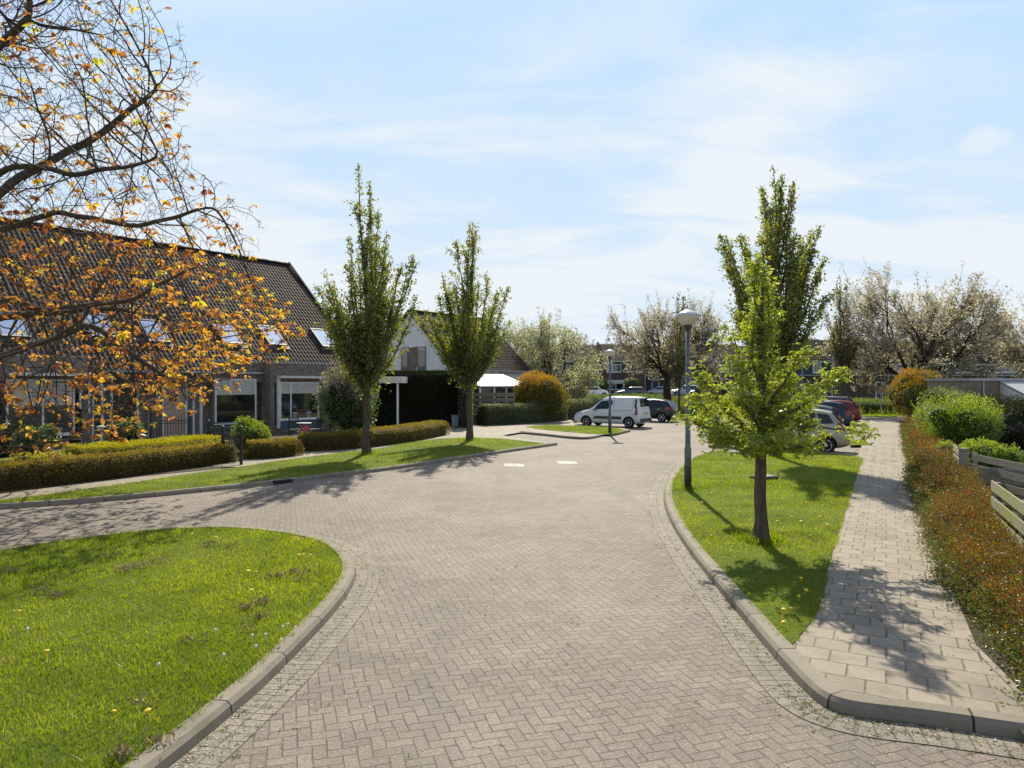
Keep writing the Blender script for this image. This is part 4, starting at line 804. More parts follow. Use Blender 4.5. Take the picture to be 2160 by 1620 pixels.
def shrub(name, label, x, y, z0, rx, ry, h, mat, core, n, leaf, group=None, cat='shrub', seed=1, lob=.25, shell=.32, droop=0.0, wild=.0, low=.0, nlob=9, tilt=0.0, flower=None, coref=.66):
    "a mound of overlapping leafy lobes; flower=(material, count, leaf size) adds flower clusters near the top"
    r = np.random.default_rng(seed); cs = []; rs = []
    for i in range(nlob):
        a = r.uniform(0, 6.283); u = math.sqrt(r.uniform(0, 1)) * .55; zc = r.uniform(.28, .70); k = r.uniform(.42, .62) * (1 - .2 * abs(zc - .5))
        cs.append((math.cos(a) * u * rx, math.sin(a) * u * ry, zc * h)); rs.append(k)
    cs.append((0, 0, .48 * h)); rs.append(.62); cs = np.array(cs); rs = np.array(rs); E = np.array([rx, ry, h * .62])
    idx = r.choice(len(cs), n, p=rs ** 2 / (rs ** 2).sum()); d = unit(r.normal(size=(n, 3))); rad = 1 - np.abs(r.normal(size=n)) * shell * .5 + r.normal(size=n) * .03; nb = nz3(cs[idx] + d * E * .5, 2.2 / max(.4, min(rx, h)), seed)
    P = cs[idx] + d * E * (rs[idx] * rad * (1 + lob * nb))[:, None]
    keep = (P[:, 2] > low) & (P[:, 2] < h * 1.12); P = P[keep]; d = d[keep]; nb = nb[keep]
    if wild > 0:
        k = r.choice(len(P), int(len(P) * .12)); sh = []; 
        for i in k[:int(60 + 300 * wild)]:
            if P[i, 2] < h * .45: continue
            v = unit(d[i] * np.array([.7, .7, .5]) + np.array([0, 0, .9])) * r.uniform(.2, .55) * wild * h * .5; t = r.uniform(0, 1, (14, 1)); sh.append(P[i] + v * t + r.normal(size=(14, 3)) * leaf * .4)
        if sh: sh = np.vstack(sh); P = np.vstack([P, sh]); d = np.vstack([d, unit(r.normal(size=sh.shape))]); nb = np.concatenate([nb, np.full(len(sh), .4)])
    D = unit(d * .7 + r.normal(size=P.shape) * .7 + np.array([0, 0, .2 - droop])); V, Fl = leaf_arrays(P, D, r.uniform(.6, 1.25, len(P)) * leaf, .58, .1, seed)
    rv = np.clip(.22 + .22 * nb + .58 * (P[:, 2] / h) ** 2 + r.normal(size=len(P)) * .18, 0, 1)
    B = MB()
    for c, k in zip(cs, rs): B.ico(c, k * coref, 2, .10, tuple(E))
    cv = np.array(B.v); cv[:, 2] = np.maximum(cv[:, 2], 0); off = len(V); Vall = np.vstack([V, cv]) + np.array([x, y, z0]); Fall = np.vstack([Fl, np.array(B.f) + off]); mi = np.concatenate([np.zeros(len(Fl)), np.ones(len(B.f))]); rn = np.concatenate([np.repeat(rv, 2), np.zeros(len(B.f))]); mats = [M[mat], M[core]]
    if flower:
        fm, fc, fl_ = flower; up = np.where(P[:, 2] > h * .55)[0]; c = P[r.choice(up, fc)] + d[r.choice(up, fc)] * .02; B2 = np.repeat(c, 12, 0); B2 = B2 + r.normal(size=B2.shape) * np.array([.045, .045, .07]) * (h / 2.4); V2, F2 = leaf_arrays(B2, r.normal(size=B2.shape), np.full(len(B2), fl_), .8, .1, seed)
        off = len(Vall); Vall = np.vstack([Vall, V2 + np.array([x, y, z0])]); Fall = np.vstack([Fall, F2 + off]); mi = np.concatenate([mi, np.full(len(F2), 2)]); rn = np.concatenate([rn, r.uniform(size=len(F2))]); mats.append(M[fm])
    o = np_mesh(name, Vall, Fall, mats, mi=mi, rnd=rn); return tag(o, label, cat, group)

# the front garden hedges along the footway
def hl(pts, z=.1, shift=0.0, dw=0.0):
    out = []
    for p in pts: X, Y = G(*p, z); n = math.hypot(X, Y); out.append((X + dw * X / n, Y + dw * Y / n))
    return out
HG = 'low clipped brown green hedges along the footway'
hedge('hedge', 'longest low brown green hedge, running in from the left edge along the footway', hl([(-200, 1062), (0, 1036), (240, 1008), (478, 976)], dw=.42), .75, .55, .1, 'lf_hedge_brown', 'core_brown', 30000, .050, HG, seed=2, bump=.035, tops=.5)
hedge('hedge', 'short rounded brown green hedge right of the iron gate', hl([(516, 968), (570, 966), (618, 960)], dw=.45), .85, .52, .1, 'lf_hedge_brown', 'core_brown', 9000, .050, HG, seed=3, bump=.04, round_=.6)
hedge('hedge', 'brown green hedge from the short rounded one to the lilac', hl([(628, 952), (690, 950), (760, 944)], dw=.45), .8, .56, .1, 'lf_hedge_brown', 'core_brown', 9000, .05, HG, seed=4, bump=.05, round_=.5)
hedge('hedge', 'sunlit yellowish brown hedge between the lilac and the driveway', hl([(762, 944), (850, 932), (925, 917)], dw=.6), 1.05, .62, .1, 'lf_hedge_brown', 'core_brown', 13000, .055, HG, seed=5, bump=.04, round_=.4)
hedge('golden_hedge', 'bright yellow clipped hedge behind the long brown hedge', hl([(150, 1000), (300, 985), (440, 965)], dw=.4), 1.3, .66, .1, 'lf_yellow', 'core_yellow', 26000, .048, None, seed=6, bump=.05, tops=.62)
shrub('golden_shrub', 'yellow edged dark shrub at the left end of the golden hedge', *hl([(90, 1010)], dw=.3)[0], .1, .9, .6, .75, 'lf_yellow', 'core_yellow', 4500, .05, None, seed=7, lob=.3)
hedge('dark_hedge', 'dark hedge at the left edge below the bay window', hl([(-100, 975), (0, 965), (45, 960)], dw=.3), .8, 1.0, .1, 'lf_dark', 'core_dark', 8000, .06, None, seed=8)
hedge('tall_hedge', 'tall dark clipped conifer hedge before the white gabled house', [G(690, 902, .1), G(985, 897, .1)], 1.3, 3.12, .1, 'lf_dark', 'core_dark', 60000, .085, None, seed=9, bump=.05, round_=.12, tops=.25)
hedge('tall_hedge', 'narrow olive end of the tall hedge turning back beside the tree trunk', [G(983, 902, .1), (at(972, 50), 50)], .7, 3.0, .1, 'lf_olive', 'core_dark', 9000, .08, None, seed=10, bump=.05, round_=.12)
BG = 'grey green clipped hedges by the parking'
hedge('hedge', 'grey green hedge in front of the wooden fence and under the orange shrub', hl([(1016, 897), (1100, 893), (1178, 886)], dw=.5), 1.2, 1.18, .05, 'lf_variegated', 'core_green', 26000, .075, BG, seed=11, bump=.05, round_=.3, tops=.4)
hedge('hedge', 'grey green hedge behind the nose of the white van', hl([(1186, 884), (1240, 878), (1300, 868)], dw=.5), 1.2, 1.32, .05, 'lf_variegated', 'core_green', 22000, .08, BG, seed=12, bump=.05, round_=.3, tops=.4)
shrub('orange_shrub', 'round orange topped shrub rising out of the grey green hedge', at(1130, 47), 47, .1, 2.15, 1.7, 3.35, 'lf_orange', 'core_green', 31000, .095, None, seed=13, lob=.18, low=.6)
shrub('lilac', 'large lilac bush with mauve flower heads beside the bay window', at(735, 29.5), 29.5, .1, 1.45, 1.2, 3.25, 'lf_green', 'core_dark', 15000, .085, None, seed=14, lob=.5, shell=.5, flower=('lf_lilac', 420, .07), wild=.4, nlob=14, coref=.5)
shrub('garden_shrub', 'bright lime green bush by the iron gate', at(538, 25.5), 25.5, .1, .78, .7, 1.35, 'lf_lime', 'core_green', 6500, .065, 'leafy bushes in the front gardens', seed=15, wild=.2)
shrub('garden_shrub', 'glossy green bush in front of the black door', at(258, 25.0), 25.0, .1, .82, .6, 1.2, 'lf_green', 'core_dark', 4500, .07, 'leafy bushes in the front gardens', seed=16, wild=.15)
shrub('garden_shrub', 'green bush below the left bay window', at(72, 23.0), 23.0, .1, .8, .6, 1.25, 'lf_green', 'core_dark', 4500, .07, 'leafy bushes in the front gardens', seed=17, wild=.15)
shrub('garden_shrub', 'small green bush below the beige door', at(368, 25.0), 25.0, .1, .4, .35, .75, 'lf_green', 'core_dark', 1500, .06, 'leafy bushes in the front gardens', seed=18, wild=.2)
# right side planting
RG = 'shrubs beyond the right hand fences'
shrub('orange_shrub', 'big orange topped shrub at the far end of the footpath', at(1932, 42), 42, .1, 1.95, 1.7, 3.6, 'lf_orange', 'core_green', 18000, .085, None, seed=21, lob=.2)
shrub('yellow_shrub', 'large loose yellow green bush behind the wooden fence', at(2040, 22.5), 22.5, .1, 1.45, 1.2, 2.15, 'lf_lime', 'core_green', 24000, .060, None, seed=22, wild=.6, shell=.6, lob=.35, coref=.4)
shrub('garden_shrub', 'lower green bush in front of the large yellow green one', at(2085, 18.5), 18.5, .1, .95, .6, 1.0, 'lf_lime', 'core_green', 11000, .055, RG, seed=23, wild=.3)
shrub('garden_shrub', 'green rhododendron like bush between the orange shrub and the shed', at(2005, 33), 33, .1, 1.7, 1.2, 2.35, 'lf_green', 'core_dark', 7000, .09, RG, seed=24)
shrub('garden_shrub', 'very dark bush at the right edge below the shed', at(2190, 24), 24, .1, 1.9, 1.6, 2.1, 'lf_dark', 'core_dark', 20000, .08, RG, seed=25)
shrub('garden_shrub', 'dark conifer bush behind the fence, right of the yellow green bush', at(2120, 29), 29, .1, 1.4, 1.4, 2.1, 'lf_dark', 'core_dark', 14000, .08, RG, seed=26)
shrub('garden_shrub', 'pale flowering bush left of the grey fence corner', at(1985, 19.5), 19.5, .1, .55, .6, .95, 'lf_lime', 'core_green', 3500, .055, RG, seed=27, wild=.3, flower=('lf_white', 12, .03))
RH = 'low red and green barberry plants beside the path'
def redrow():
    r = np.random.default_rng(4); i = 0
    spans = [(-3.3, -.75, .94, 'nearest red tipped barberry clump at the lower right corner'), (-.6, 2.2, .56, 'red tipped barberry clump beside the sunlit fence boards'), (2.35, 5.3, .50, 'red and green barberry clump between path and grey fence'), (5.6, 8.0, .46, 'rounded brown barberry clump left of the fence corner post'), (8.1, 11.2, .46, 'brown barberry clump just beyond the fence corner'), (11.3, 16.5, .62, 'orange brown barberry row beside the yellow green bush'), (16.6, 22.0, .6, 'olive barberry row in front of the orange shrub'), (22.1, 31, .65, 'farthest olive barberry row beside the path')]
    for a, b, o, lb in spans:
        L = b - a; n = int(min(34000, 7000 * L)) if b < 12 else int(2600 * L); lf = .034 if b < 6 else (.042 if b < 12 else .06)
        hedge('barberry_hedge', lb, [pathpt(a - .05, o + (.12 if a < -3 else 0)), pathpt((a + b) / 2, o + r.normal() * .03), pathpt(b + .05, o - (.22 if a < -3 else 0))], 1.0 if a < -3 else .88, .33 if b < 3 else (.40 if b < 6 else .55), .07, 'lf_redhedge', 'core_brown', int(n * 1.25), lf, RH, seed=60 + i, bump=.17, round_=.6, tops=.6); i += 1
redrow()
hedge('bank_plants', 'band of green plants along the ditch bank beyond the path', [(at(1700, 60), 62), (at(1960, 60), 62)], 3, 1.0, 0, 'lf_green', 'core_green', 14000, .12, None, cat='plants', seed=80, bump=.2, round_=.6)
hedge('bank_plants', 'green plants on the bank behind the white van', [(at(1190, 78), 78), (at(1400, 78), 78)], 3, 1.0, .1, 'lf_green', 'core_green', 9000, .13, None, cat='plants', seed=81, bump=.2, round_=.6)
shrub('garden_shrub', 'reddish brown twiggy bush left of the white hatchback', at(1210, 84), 84, .3, 2.6, 1.2, 2.0, 'lf_hedge_brown', 'core_brown', 3500, .13, RG, seed=82, wild=.5, coref=.4)
shrub('garden_shrub', 'dark bush before the far terrace right of the lamp', at(1335, 108), 108, .7, 1.8, 1.5, 3.2, 'lf_olive', 'core_green', 2500, .2, RG, seed=83)
shrub('garden_shrub', 'wide dark bush before the far terrace behind the white hatchback', at(1262, 109), 109, .7, 2.4, 1.5, 2.6, 'lf_green', 'core_dark', 2500, .2, RG, seed=84)
for i, (t_, o_, r_, h_, mt, lb) in enumerate([(12.5, 4.6, .8, .9, 'lf_green', 'rounded green bush in the garden beyond the corner of the grey fence'), (11.5, 6.4, .7, .8, 'lf_lime', 'small light green bush at the right edge behind the grey fence'), (16.0, 6.2, 1.1, 1.5, 'lf_green', 'mid green bush right of the large yellow green bush'), (3.6, 3.4, .7, .55, 'lf_green', 'low green bush inside the garden behind the sunlit fence')]):
    shrub('garden_shrub', lb, *pathpt(t_, o_), .08, r_, r_ * .85, h_, mt, 'core_green', 7000, .055, RG, seed=90 + i, wild=.3)
# placeholder
# ---------------------------------------------------------------- houses
AD = np.array([.598, .802]); BD = np.array([-.802, .598]); ANG = math.atan2(.802, .598)     # along the rows, and away from the street
def tiled_roof(name, x0, x1, e0, e1, z0, z1, mat, parent, colw=.228, roww=.33, amp=.024, step=.013, thick=.10):
    "pantiled slope between eaves (y=e0,z0) and ridge (y=e1,z1), x from x0 to x1; real ribs and courses, with a solid underside"
    Ls = math.hypot(e1 - e0, z1 - z0); nc = max(1, round(abs(x1 - x0) / colw)); nr = max(1, round(Ls / roww)); s = np.array([0, .12, .24, .36, .5, .7, .88]); pr = np.array([.15, .8, 1.0, .75, .1, -.05, .0])
    xs = np.concatenate([x0 + (x1 - x0) * (i + s) / nc for i in range(nc)] + [[x1]]); hx = np.concatenate([np.tile(pr, nc), [.15]]) * amp
    vs_ = np.concatenate([[(j + .001) / nr, (j + .97) / nr] for j in range(nr)]); hv = np.tile([step, 0.0], nr)
    dy, dz = (e1 - e0) / Ls, (z1 - z0) / Ls; ny, nz_ = (-dz, dy) if dy > 0 else (dz, -dy); 
    X, T = np.meshgrid(xs, vs_); H = hx[None, :] + hv[:, None] + .02; Y = e0 + (e1 - e0) * T + ny * H; Z = z0 + (z1 - z0) * T + nz_ * H
    V = np.stack([X, Y, Z], -1).reshape(-1, 3); n = len(xs); i = (np.arange(len(vs_) - 1)[:, None] * n + np.arange(n - 1)[None]).ravel(); Fc = np.stack([i, i + 1, i + n + 1, i + n], -1)
    b = len(V); und = np.array([[x0, e0 - ny * thick, z0 - nz_ * thick], [x1, e0 - ny * thick, z0 - nz_ * thick], [x1, e1 - ny * thick, z1 - nz_ * thick], [x0, e1 - ny * thick, z1 - nz_ * thick], [x0, e0 + ny * .02, z0 + nz_ * .02], [x1, e0 + ny * .02, z0 + nz_ * .02], [x1, e1 + ny * .02, z1 + nz_ * .02], [x0, e1 + ny * .02, z1 + nz_ * .02]])
    V = np.vstack([V, und]); Fc = np.vstack([Fc, np.array([[0, 3, 2, 1], [0, 1, 5, 4], [1, 2, 6, 5], [2, 3, 7, 6], [3, 0, 4, 7]]) + b])
    return np_mesh(name, V, Fc, M[mat], parent)
def window(parent, x0, x1, y, z0, z1, frame='white_paint', mull=(), trans=(), fw=.06, gl='glass', axis=-1, blind=None, sill=True, name='window'):
    "a framed window on a wall facing local -y at y; returns the frame object"
    m = MB(); o = .035
    m.box(x0, x0 + fw, y - o, y + .02, z0, z1); m.box(x1 - fw, x1, y - o, y + .02, z0, z1); m.box(x0 + fw, x1 - fw, y - o + .003, y + .02, z0, z0 + fw); m.box(x0 + fw, x1 - fw, y - o + .003, y + .02, z1 - fw, z1)
    for a in mull: xm = x0 + (x1 - x0) * a; m.box(xm - fw / 2, xm + fw / 2, y - o + .006, y + .02, z0 + fw, z1 - fw)
    for a in trans: zm = z0 + (z1 - z0) * a; m.box(x0 + fw, x1 - fw, y - o + .009, y + .02, zm - fw / 2, zm + fw / 2)
    if sill: m.box(x0 - .05, x1 + .05, y - .10, y + .01, z0 - .05, z0 - .003)
    f = m.build(name, M[frame], parent); MB().box(x0 + fw * .5, x1 - fw * .5, y - .012, y + .005, z0 + fw * .5, z1 - fw * .5).build('pane', M[gl], f)
    if blind: MB().box(x0 + fw, x1 - fw, y - .020, y - .014, z1 - fw - blind * (z1 - z0), z1 - fw).build('blind', M['curtain'], f)
    return f
HC = np.array([-8.78, 41.8])                       # right hand facade corner of the brick row
def HS(px, b=0.0):
    "local x along the row for a photo column on the plane y=b"
    r = (px - 1080) / F; c = HC + BD * b; return (r * c[1] - c[0]) / (AD[0] - r * AD[1])
def HZ(px, py, b=0.0):
    s = HS(px, b); Y = (HC + BD * b)[1] + AD[1] * s; return CH + (810 - py) * Y / F
EAV, RZ, RB = 3.15, 10.25, 7.15
def roofpt(py_px):   # photo point -> (x,z) on the front slope
    px, py = py_px; d = np.array([(px - 1080) / F, 1.0, (810 - py) / F]); n2 = np.array([-.0, 0, 0])
    # plane: z = EAV + (b+.35) * k ; b = (P-HC).BD
    k = (RZ - EAV) / (RB + .35); 
    # CH + t*dz = EAV + ((t*d_xy - HC).BD + .35)*k
    t = (EAV - CH + (-(HC @ BD) + .35) * k) / (d[2] - (d[:2] @ BD) * k); P = d[:2] * t - HC; return P @ AD, P @ BD, CH + d[2] * t
def skylight(parent, x, b, w=1.08, h=1.62):
    k = (RZ - EAV) / (RB + .35); sl = math.atan(k); e = bpy.data.objects.new('skylight', None)
    m = MB(); t = .09
    def P(u, v, n): # u along x, v up the slope, n normal
        return (x + u, b + v * math.cos(sl) - n * math.sin(sl), EAV + (b + .35) * k + v * math.sin(sl) + n * math.cos(sl))
    def bx(u0, u1, v0, v1, n0, n1, mm): mm.add([P(u, v, n) for n in (n0, n1) for v in (v0, v1) for u in (u0, u1)], [(0, 2, 3, 1), (4, 5, 7, 6), (0, 1, 5, 4), (1, 3, 7, 5), (3, 2, 6, 7), (2, 0, 4, 6)])
    bx(-w / 2, w / 2, -h / 2, -h / 2 + t, 0, .16, m); bx(-w / 2, w / 2, h / 2 - t, h / 2, 0, .16, m); bx(-w / 2, -w / 2 + t, -h / 2 + t, h / 2 - t, 0, .157, m); bx(w / 2 - t, w / 2, -h / 2 + t, h / 2 - t, 0, .157, m); bx(-w / 2 - .12, w / 2 + .12, -h / 2 - .22, -h / 2 - .003, .03, .075, m)
    f = m.build('skylight', M['plastic_grey'], parent); g = MB(); bx(-w / 2 + t, w / 2 - t, -h / 2 + t, h / 2 - t, .02, .13, g); g.build('pane', M['glass_roof'], f)
    l = MB(); bx(-w / 2 + .03, w / 2 - .03, -h / 2 + .01, -h / 2 + t - .01, .16, .175, l); l.build('sill', M['white_trim'], f)
    b_ = MB(); bx(-w / 2 + t + .003, w / 2 - t - .003, h / 2 - t - .28, h / 2 - t - .003, .10, .138, b_); return f
def row_house(x0, x1, label, bay=None, door=None, sky=(), windows=(), gable=None, fascia=True):
    root = empty('brick_house', (*HC, .1), ANG, label, 'house', 'brick row houses with a long tiled roof'); z0 = -.15
    Z = lambda z: z - .1
    k = (RZ - EAV) / (RB + .35); D = RB * 2; m = MB(); m.prism([(0, z0), (0, Z(EAV + .35 * k - .18)), (RB, Z(RZ - .18)), (D, Z(EAV + .35 * k - .18)), (D, z0)], x0 + .002, x1 - .002, 'x'); wall = m.build('wall', M['brick_brown'], root)
    e = .12 if gable else 0
    r1 = tiled_roof('roof', x0, x1 + e, -.35, RB, Z(EAV), Z(RZ), 'roof_tiles', root); r2 = tiled_roof('roof', x0, x1 + e, D + .35, RB, Z(EAV), Z(RZ), 'roof_dark', root, .6, .7)
    m = MB(); n = int((x1 - x0 + e) / .38)
    for i in range(n): a = x0 + (x1 + e - x0) * i / n; m.prism([(RB - .17, Z(RZ) - .02), (RB - .10, Z(RZ) + .10), (RB, Z(RZ) + .145 + .02 * (i % 2)), (RB + .10, Z(RZ) + .10), (RB + .17, Z(RZ) - .02)], a, a + (x1 + e - x0) / n - .004, 'x')
    m.build('ridge_tiles', M['roof_dark'], root)
    m = MB(); m.box(x0, x1 + e, -.50, -.36, Z(EAV) - .10, Z(EAV) + .01); m.build('gutter', M['zinc'], root)
    if fascia: MB().box(x0, x1, -.34, -.005, Z(EAV) - .50, Z(EAV) - .11).build('fascia', M['dark_paint'], root)
    if bay:
        a, b, dp, zt = bay; m = MB(); m.box(a, b, -dp, -.01, Z(2.62), Z(zt)); m.box(a, a + .28, -dp + .003, -.01, z0, Z(2.617)); m.box(b - .34, b, -dp + .003, -.01, z0, Z(2.617)); m.box(a + .28, b - .34, -dp + .006, -.01, z0, Z(.42)); m.build('bay', M['brick_brown'], root)
        MB().box(a - .03, b + .03, -dp - .03, .6, Z(zt) + .002, Z(zt) + .05).build('bay_coping', M['zinc'], root)
    for sx, sb in sky: skylight(root, sx, sb).location = (0, 0, -.1)
    return root
def Zl(px, py, b=0.0): return HZ(px, py, b) - .1
# house with number 6 : bay window and black door
b1 = -.9
xa, xb = HS(-60, b1), HS(192, b1)
S1 = [roofpt((22, 688))[:2], roofpt((205, 690))[:2]]; S2 = [roofpt((322, 702))[:2], roofpt((478, 707))[:2]]; S3 = [roofpt((572, 711))[:2], roofpt((681, 716))[:2]]
h1 = row_house(-19.6, -12.45, 'brick row house with black front door, number 6 and the large left bay window', (xa, xb, .9, 3.62), sky=S1)
w = window(h1, HS(12, b1), HS(157, b1), -.9, Zl(80, 919, b1), Zl(80, 800, b1), mull=(.52,), fw=.075, gl='glass_grey', blind=.0001)
m = MB(); m.box(HS(22, b1) - .1, HS(180, b1), -1.55, -.905, Zl(100, 794, b1) + .02, Zl(100, 789, b1) + .04); m.build('awning', M['white_paint'], h1)
m = MB(); xq = HS(176, b1); m.box(xq - .05, xq, -1.5, -1.44, Zl(176, 870, b1), Zl(176, 793, b1)); xq = HS(170, b1); m.box(xq - .07, xq, -1.0, -.905, Zl(170, 862, b1), Zl(170, 800, b1)); m.build('awning_arm', M['white_paint'], h1)
MB().box(HS(28, b1), HS(157, b1) - .1, -.925, -.918, Zl(80, 856, b1), Zl(80, 807, b1)).build('curtain', M['curtain'], h1)
# hall front: side window, door frame, black door
xl, x2, x3, xr = HS(192), HS(214), HS(237), HS(291); zt, zb = Zl(240, 799), -.02
m = MB()
for x in (xl, x2 - .05, x3 - .10, xr - .09): m.box(x, x + .09, -.06, .01, zb, zt)
m.box(xl, xr, -.063, .01, zt, zt + .09); m.box(x3 - .01, xr - .09, -.057, .01, Zl(260, 812) - .05, Zl(260, 812) + .03); fr = m.build('door_frame', M['white_paint'], h1)
MB().box(xl + .09, x2 - .05, -.02, .003, zb, zt).build('side_pane', M['glass_grey'], h1); MB().box(x2 + .04, x3 - .10, -.02, .003, zb, zt).build('side_panel', M['blue_panel'], h1)
dr = MB().box(x3 - .01, xr - .09, -.035, .003, zb, Zl(260, 814) - .03).build('door', M['black_door'], h1); MB().box(x3 + .06, x3 + .12, -.09, -.036, 1.0, 1.12).build('handle', M['chrome'], dr)
MB().lathe([(.02, -.002), (.20, 0), (.20, .012), (.02, .014)], 20, (HS(266), -.045, Zl(266, 838)), 'y').build('round_light', M['glass_grey'], dr)
def wall_lamp(par, x, z, b=0.0): m = MB(); m.box(x - .03, x + .03, b - .16, b, z + .12, z + .16); m.lathe([(.02, .14), (.11, .05), (.09, -.16), (.03, -.22)], 8, (x, b - .16, z)); m.lathe([(.01, .30), (.035, .2), (.12, .14)], 8, (x, b - .16, z)); m.build('wall_lamp', M['black_iron'], par)
wall_lamp(h1, HS(183, b1), Zl(183, 828, b1), -.9); wall_lamp(h1, HS(304) - .05, Zl(304, 818))
cu = bpy.data.curves.new('house_number', 'FONT'); cu.body = '6'; cu.size = .36; cu.extrude = .012; cu.align_x = 'CENTER'; to = bpy.data.objects.new('house_number', cu); COL.objects.link(to); bpy.context.view_layer.update()
dg = bpy.context.evaluated_depsgraph_get(); me = bpy.data.meshes.new_from_object(to.evaluated_get(dg)); bpy.data.objects.remove(to); no = bpy.data.objects.new('house_number', me); me.materials.clear(); me.materials.append(M['black_iron']); link(no, h1); no.location = (HS(300) - .02, -.02, Zl(300, 844)); no.rotation_euler = (math.radians(90), 0, 0)
# middle house : beige door with a round pane, window to its right
h2 = row_house(-12.45, -6.15, 'brick row house in the middle with the beige door and its round pane', (HS(450, -.35), HS(566, -.35), .35, 3.62), sky=S2)
dl, dr_ = HS(341), HS(393); zt = Zl(365, 800); m = MB(); m.box(dl, dl + .07, -.06, .01, -.02, zt); m.box(dr_ - .08, dr_ + .02, -.06, .01, -.02, zt); m.box(dl, dr_ + .02, -.063, .01, zt, zt + .08); zq = Zl(365, 811); m.box(dl + .07, dr_ - .08, -.057, .01, zq, zq + .09); m.build('door_frame', M['white_trim'], h2)
MB().box(dl + .07, dr_ - .08, -.02, .003, zq + .09, zt).build('transom_pane', M['glass'], h2); dd = MB().box(dl + .07, dr_ - .08, -.035, .003, -.02, zq).build('door', M['beige_door'], h2)
xc, zc = HS(364), Zl(364, 837); MB().lathe([(.02, -.004), (.20, -.002), (.22, .0), (.22, .02)], 24, (xc, -.05, zc), 'y').build('round_pane', M['glass'], dd); MB().box(dl + .13, dl + .18, -.085, -.036, .98, 1.12).build('handle', M['chrome'], dd)
MB().box(HS(334) - .06, HS(334) + .06, -.05, -.001, Zl(334, 842), Zl(334, 835)).build('doorbell_plate', M['white_paint'], h2); MB().tube([(HS(311), -.07, -.1), (HS(311), -.07, 3.0)], .04, 8).build('downpipe', M['zinc'], h2)
m = MB(); xx = HS(405); m.box(xx, xx + .09, -.06, .01, -.02, zt); m.box(HS(420), HS(420) + .12, -.09, .01, -.02, zt); m.build('post', M['white_trim'], h2); MB().box(dr_ + .03, xx, -.03, .003, -.02, zt).build('side_panel', M['blue_panel'], h2)
w = window(h2, HS(453, -.35), HS(540, -.35), -.35, Zl(495, 892, -.35), Zl(495, 799, -.35), gl='glass', fw=.07, trans=(), blind=.33); MB().box(HS(453, -.35), HS(540, -.35), -.385, -.352, .28, .62).build('panel', M['blue_panel'], h2)
h3 = row_house(-6.15, 0, 'end brick row house with a bay window behind garden chairs, next to the lilac', (HS(570, -.9), HS(694, -.9), .9, 3.60), sky=S3, gable=True)
w = window(h3, HS(590, -.9), HS(672, -.9), -.9, Zl(630, 884, -.9), Zl(630, 806, -.9), mull=(.27,), fw=.07, gl='glass', blind=.27); MB().box(HS(590, -.9), HS(672, -.9), -.93, -.902, .16, .62).build('panel', M['blue_panel'], h3)
m = MB(); m.box(HS(584, -.9), HS(678, -.9), -1.25, -.905, Zl(620, 798, -.9), Zl(620, 793, -.9)); m.build('awning', M['white_trim'], h3); MB().box(HS(583, -.9), HS(583, -.9) + .16, -1.0, -.905, .2, Zl(620, 798, -.9)).build('awning_rail', M['white_trim'], h3)
m = MB(); m.add([(.03, -.42, EAV - .32), (.15, -.42, EAV - .32), (.15, RB, RZ + .0), (.03, RB, RZ + .0), (.03, -.42, EAV - .08), (.15, -.42, EAV - .08), (.15, RB, RZ + .22 - .1), (.03, RB, RZ + .22 - .1)], [(0, 3, 2, 1), (4, 5, 6, 7), (0, 1, 5, 4), (1, 2, 6, 5), (2, 3, 7, 6), (3, 0, 4, 7)]); m.build('bargeboard', M['roof_dark'], h3)

